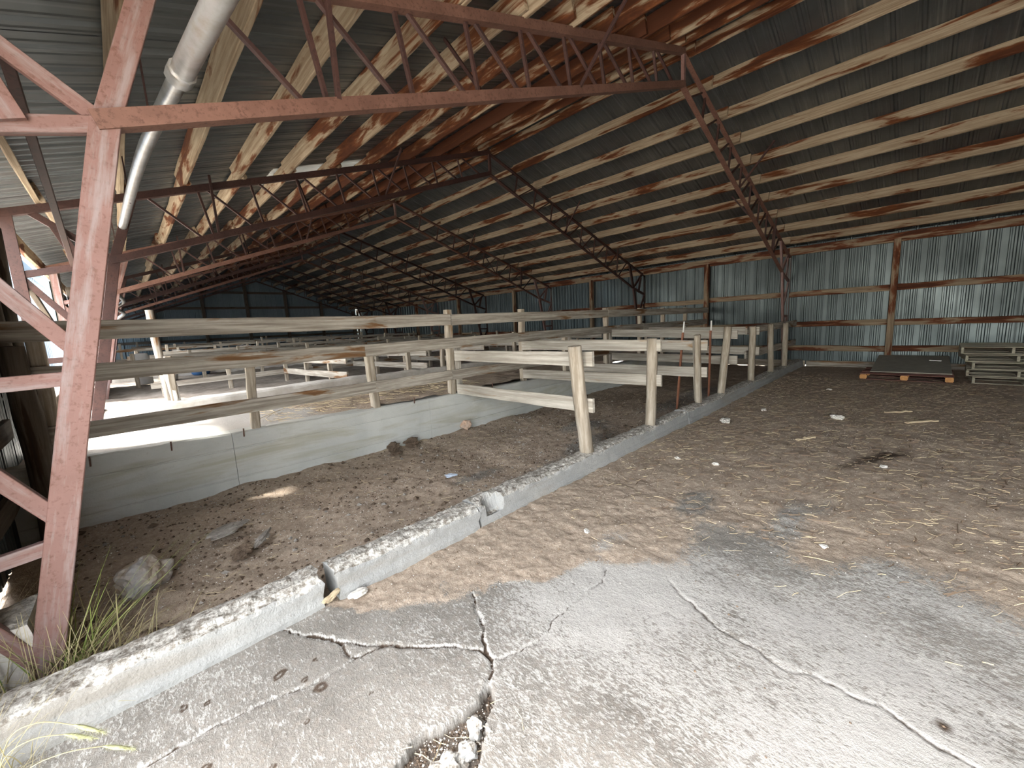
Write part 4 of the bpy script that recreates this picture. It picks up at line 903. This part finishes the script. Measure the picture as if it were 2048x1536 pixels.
# ------------------------------------------------------------------ outside: neighbouring shed, barrels, tub
nb = thing('metal_shed', 'pale blue white metal shed across the yard', 'building', (-4, 30, .3))
def quadwall(nm, x, ya, yb, z0, z1):
    y_ = ya
    while y_ < yb:
        link(nm, ribbed_me(round(z1 - z0, 2), M_SIDING, 1.2, 2, .03, False), frame((x, y_, z0), (x, y_, z1), (1, 0, 0))[0], nb); y_ += 1.2
quadwall('wall_sheet', -2.6, 20, 46, .2, 3.05); quadwall('wall_sheet', -2.75, 20, 46, 3.0, 5.2)
me = pymesh('roof', [(-2.3, 19, 5.25), (-2.3, 47, 5.25), (-9, 47, 7.4), (-9, 19, 7.4), (-2.3, 19, 5.1), (-2.3, 47, 5.1), (-9, 47, 7.25), (-9, 19, 7.25), (-15.7, 19, 5.25), (-15.7, 47, 5.25), (-15.7, 19, 5.1), (-15.7, 47, 5.1)],
            [(0, 1, 2, 3), (7, 6, 5, 4), (0, 4, 5, 1), (3, 2, 9, 8), (10, 11, 6, 7), (8, 9, 11, 10), (0, 3, 7, 4), (3, 8, 10, 7), (2, 1, 5, 6), (9, 2, 6, 11)], M_SIDING)
link('roof', me, None, nb)
link('end_wall', pymesh('end_wall', [(-2.7, 19.6, .1), (-15.3, 19.6, .1), (-15.3, 19.6, 5.2), (-9, 19.6, 7.3), (-2.7, 19.6, 5.2), (-2.7, 19.75, .1), (-15.3, 19.75, .1), (-15.3, 19.75, 5.2), (-9, 19.75, 7.3), (-2.7, 19.75, 5.2)], [(0, 1, 2, 3, 4), (9, 8, 7, 6, 5), (0, 4, 9, 5), (1, 6, 7, 2), (2, 7, 8, 3), (3, 8, 9, 4)], M_SIDING), None, nb)
link('skirt', box_me(26, .3, .35, M_ALLEY), frame((-2.55, 20, .3), (-2.55, 46, .3))[0], nb)
def lathe(name, prof, mat, loc, lb, cat, m=18):
    V = []; Fc = []; n = len(prof)
    for r, z in prof:
        for j in range(m): V.append((r*math.cos(2*math.pi*j/m), r*math.sin(2*math.pi*j/m), z))
    for i in range(n-1):
        for j in range(m): Fc.append((i*m + j, i*m + (j+1) % m, (i+1)*m + (j+1) % m, (i+1)*m + j))
    Fc.append(tuple(range(m))[::-1]); Fc.append(tuple((n-1)*m + j for j in range(m)))
    me = pymesh(name, V, Fc, mat); 
    for p in me.polygons: p.use_smooth = len(p.vertices) == 4
    return tag(link(name, me, Matrix.Translation(loc)), lb, cat)
lathe('blue_tub', [(.20, 0), (.24, .05), (.28, .25), (.30, .27), (.28, .28), (.25, .26), (.2, .06), (.01, .05)], M_BLUE, (1.75, 16.2, .5), 'blue feed tub among the far pens', 'tub')
lathe('white_barrel', [(.16, 0), (.18, .03), (.18, .30), (.19, .32), (.18, .34), (.18, .75), (.15, .82), (.05, .83)], M_WHITE, (.35, 14.6, .5), 'white barrel standing in the far pens at left', 'barrel')
lathe('white_pail', [(.15, 0), (.17, .28), (.185, .29), (.185, .31), (.16, .31), (.14, .03), (.01, .02)], M_WHITE, (.95, 15.3, .5), 'small white pail right of the white barrel', 'pail')
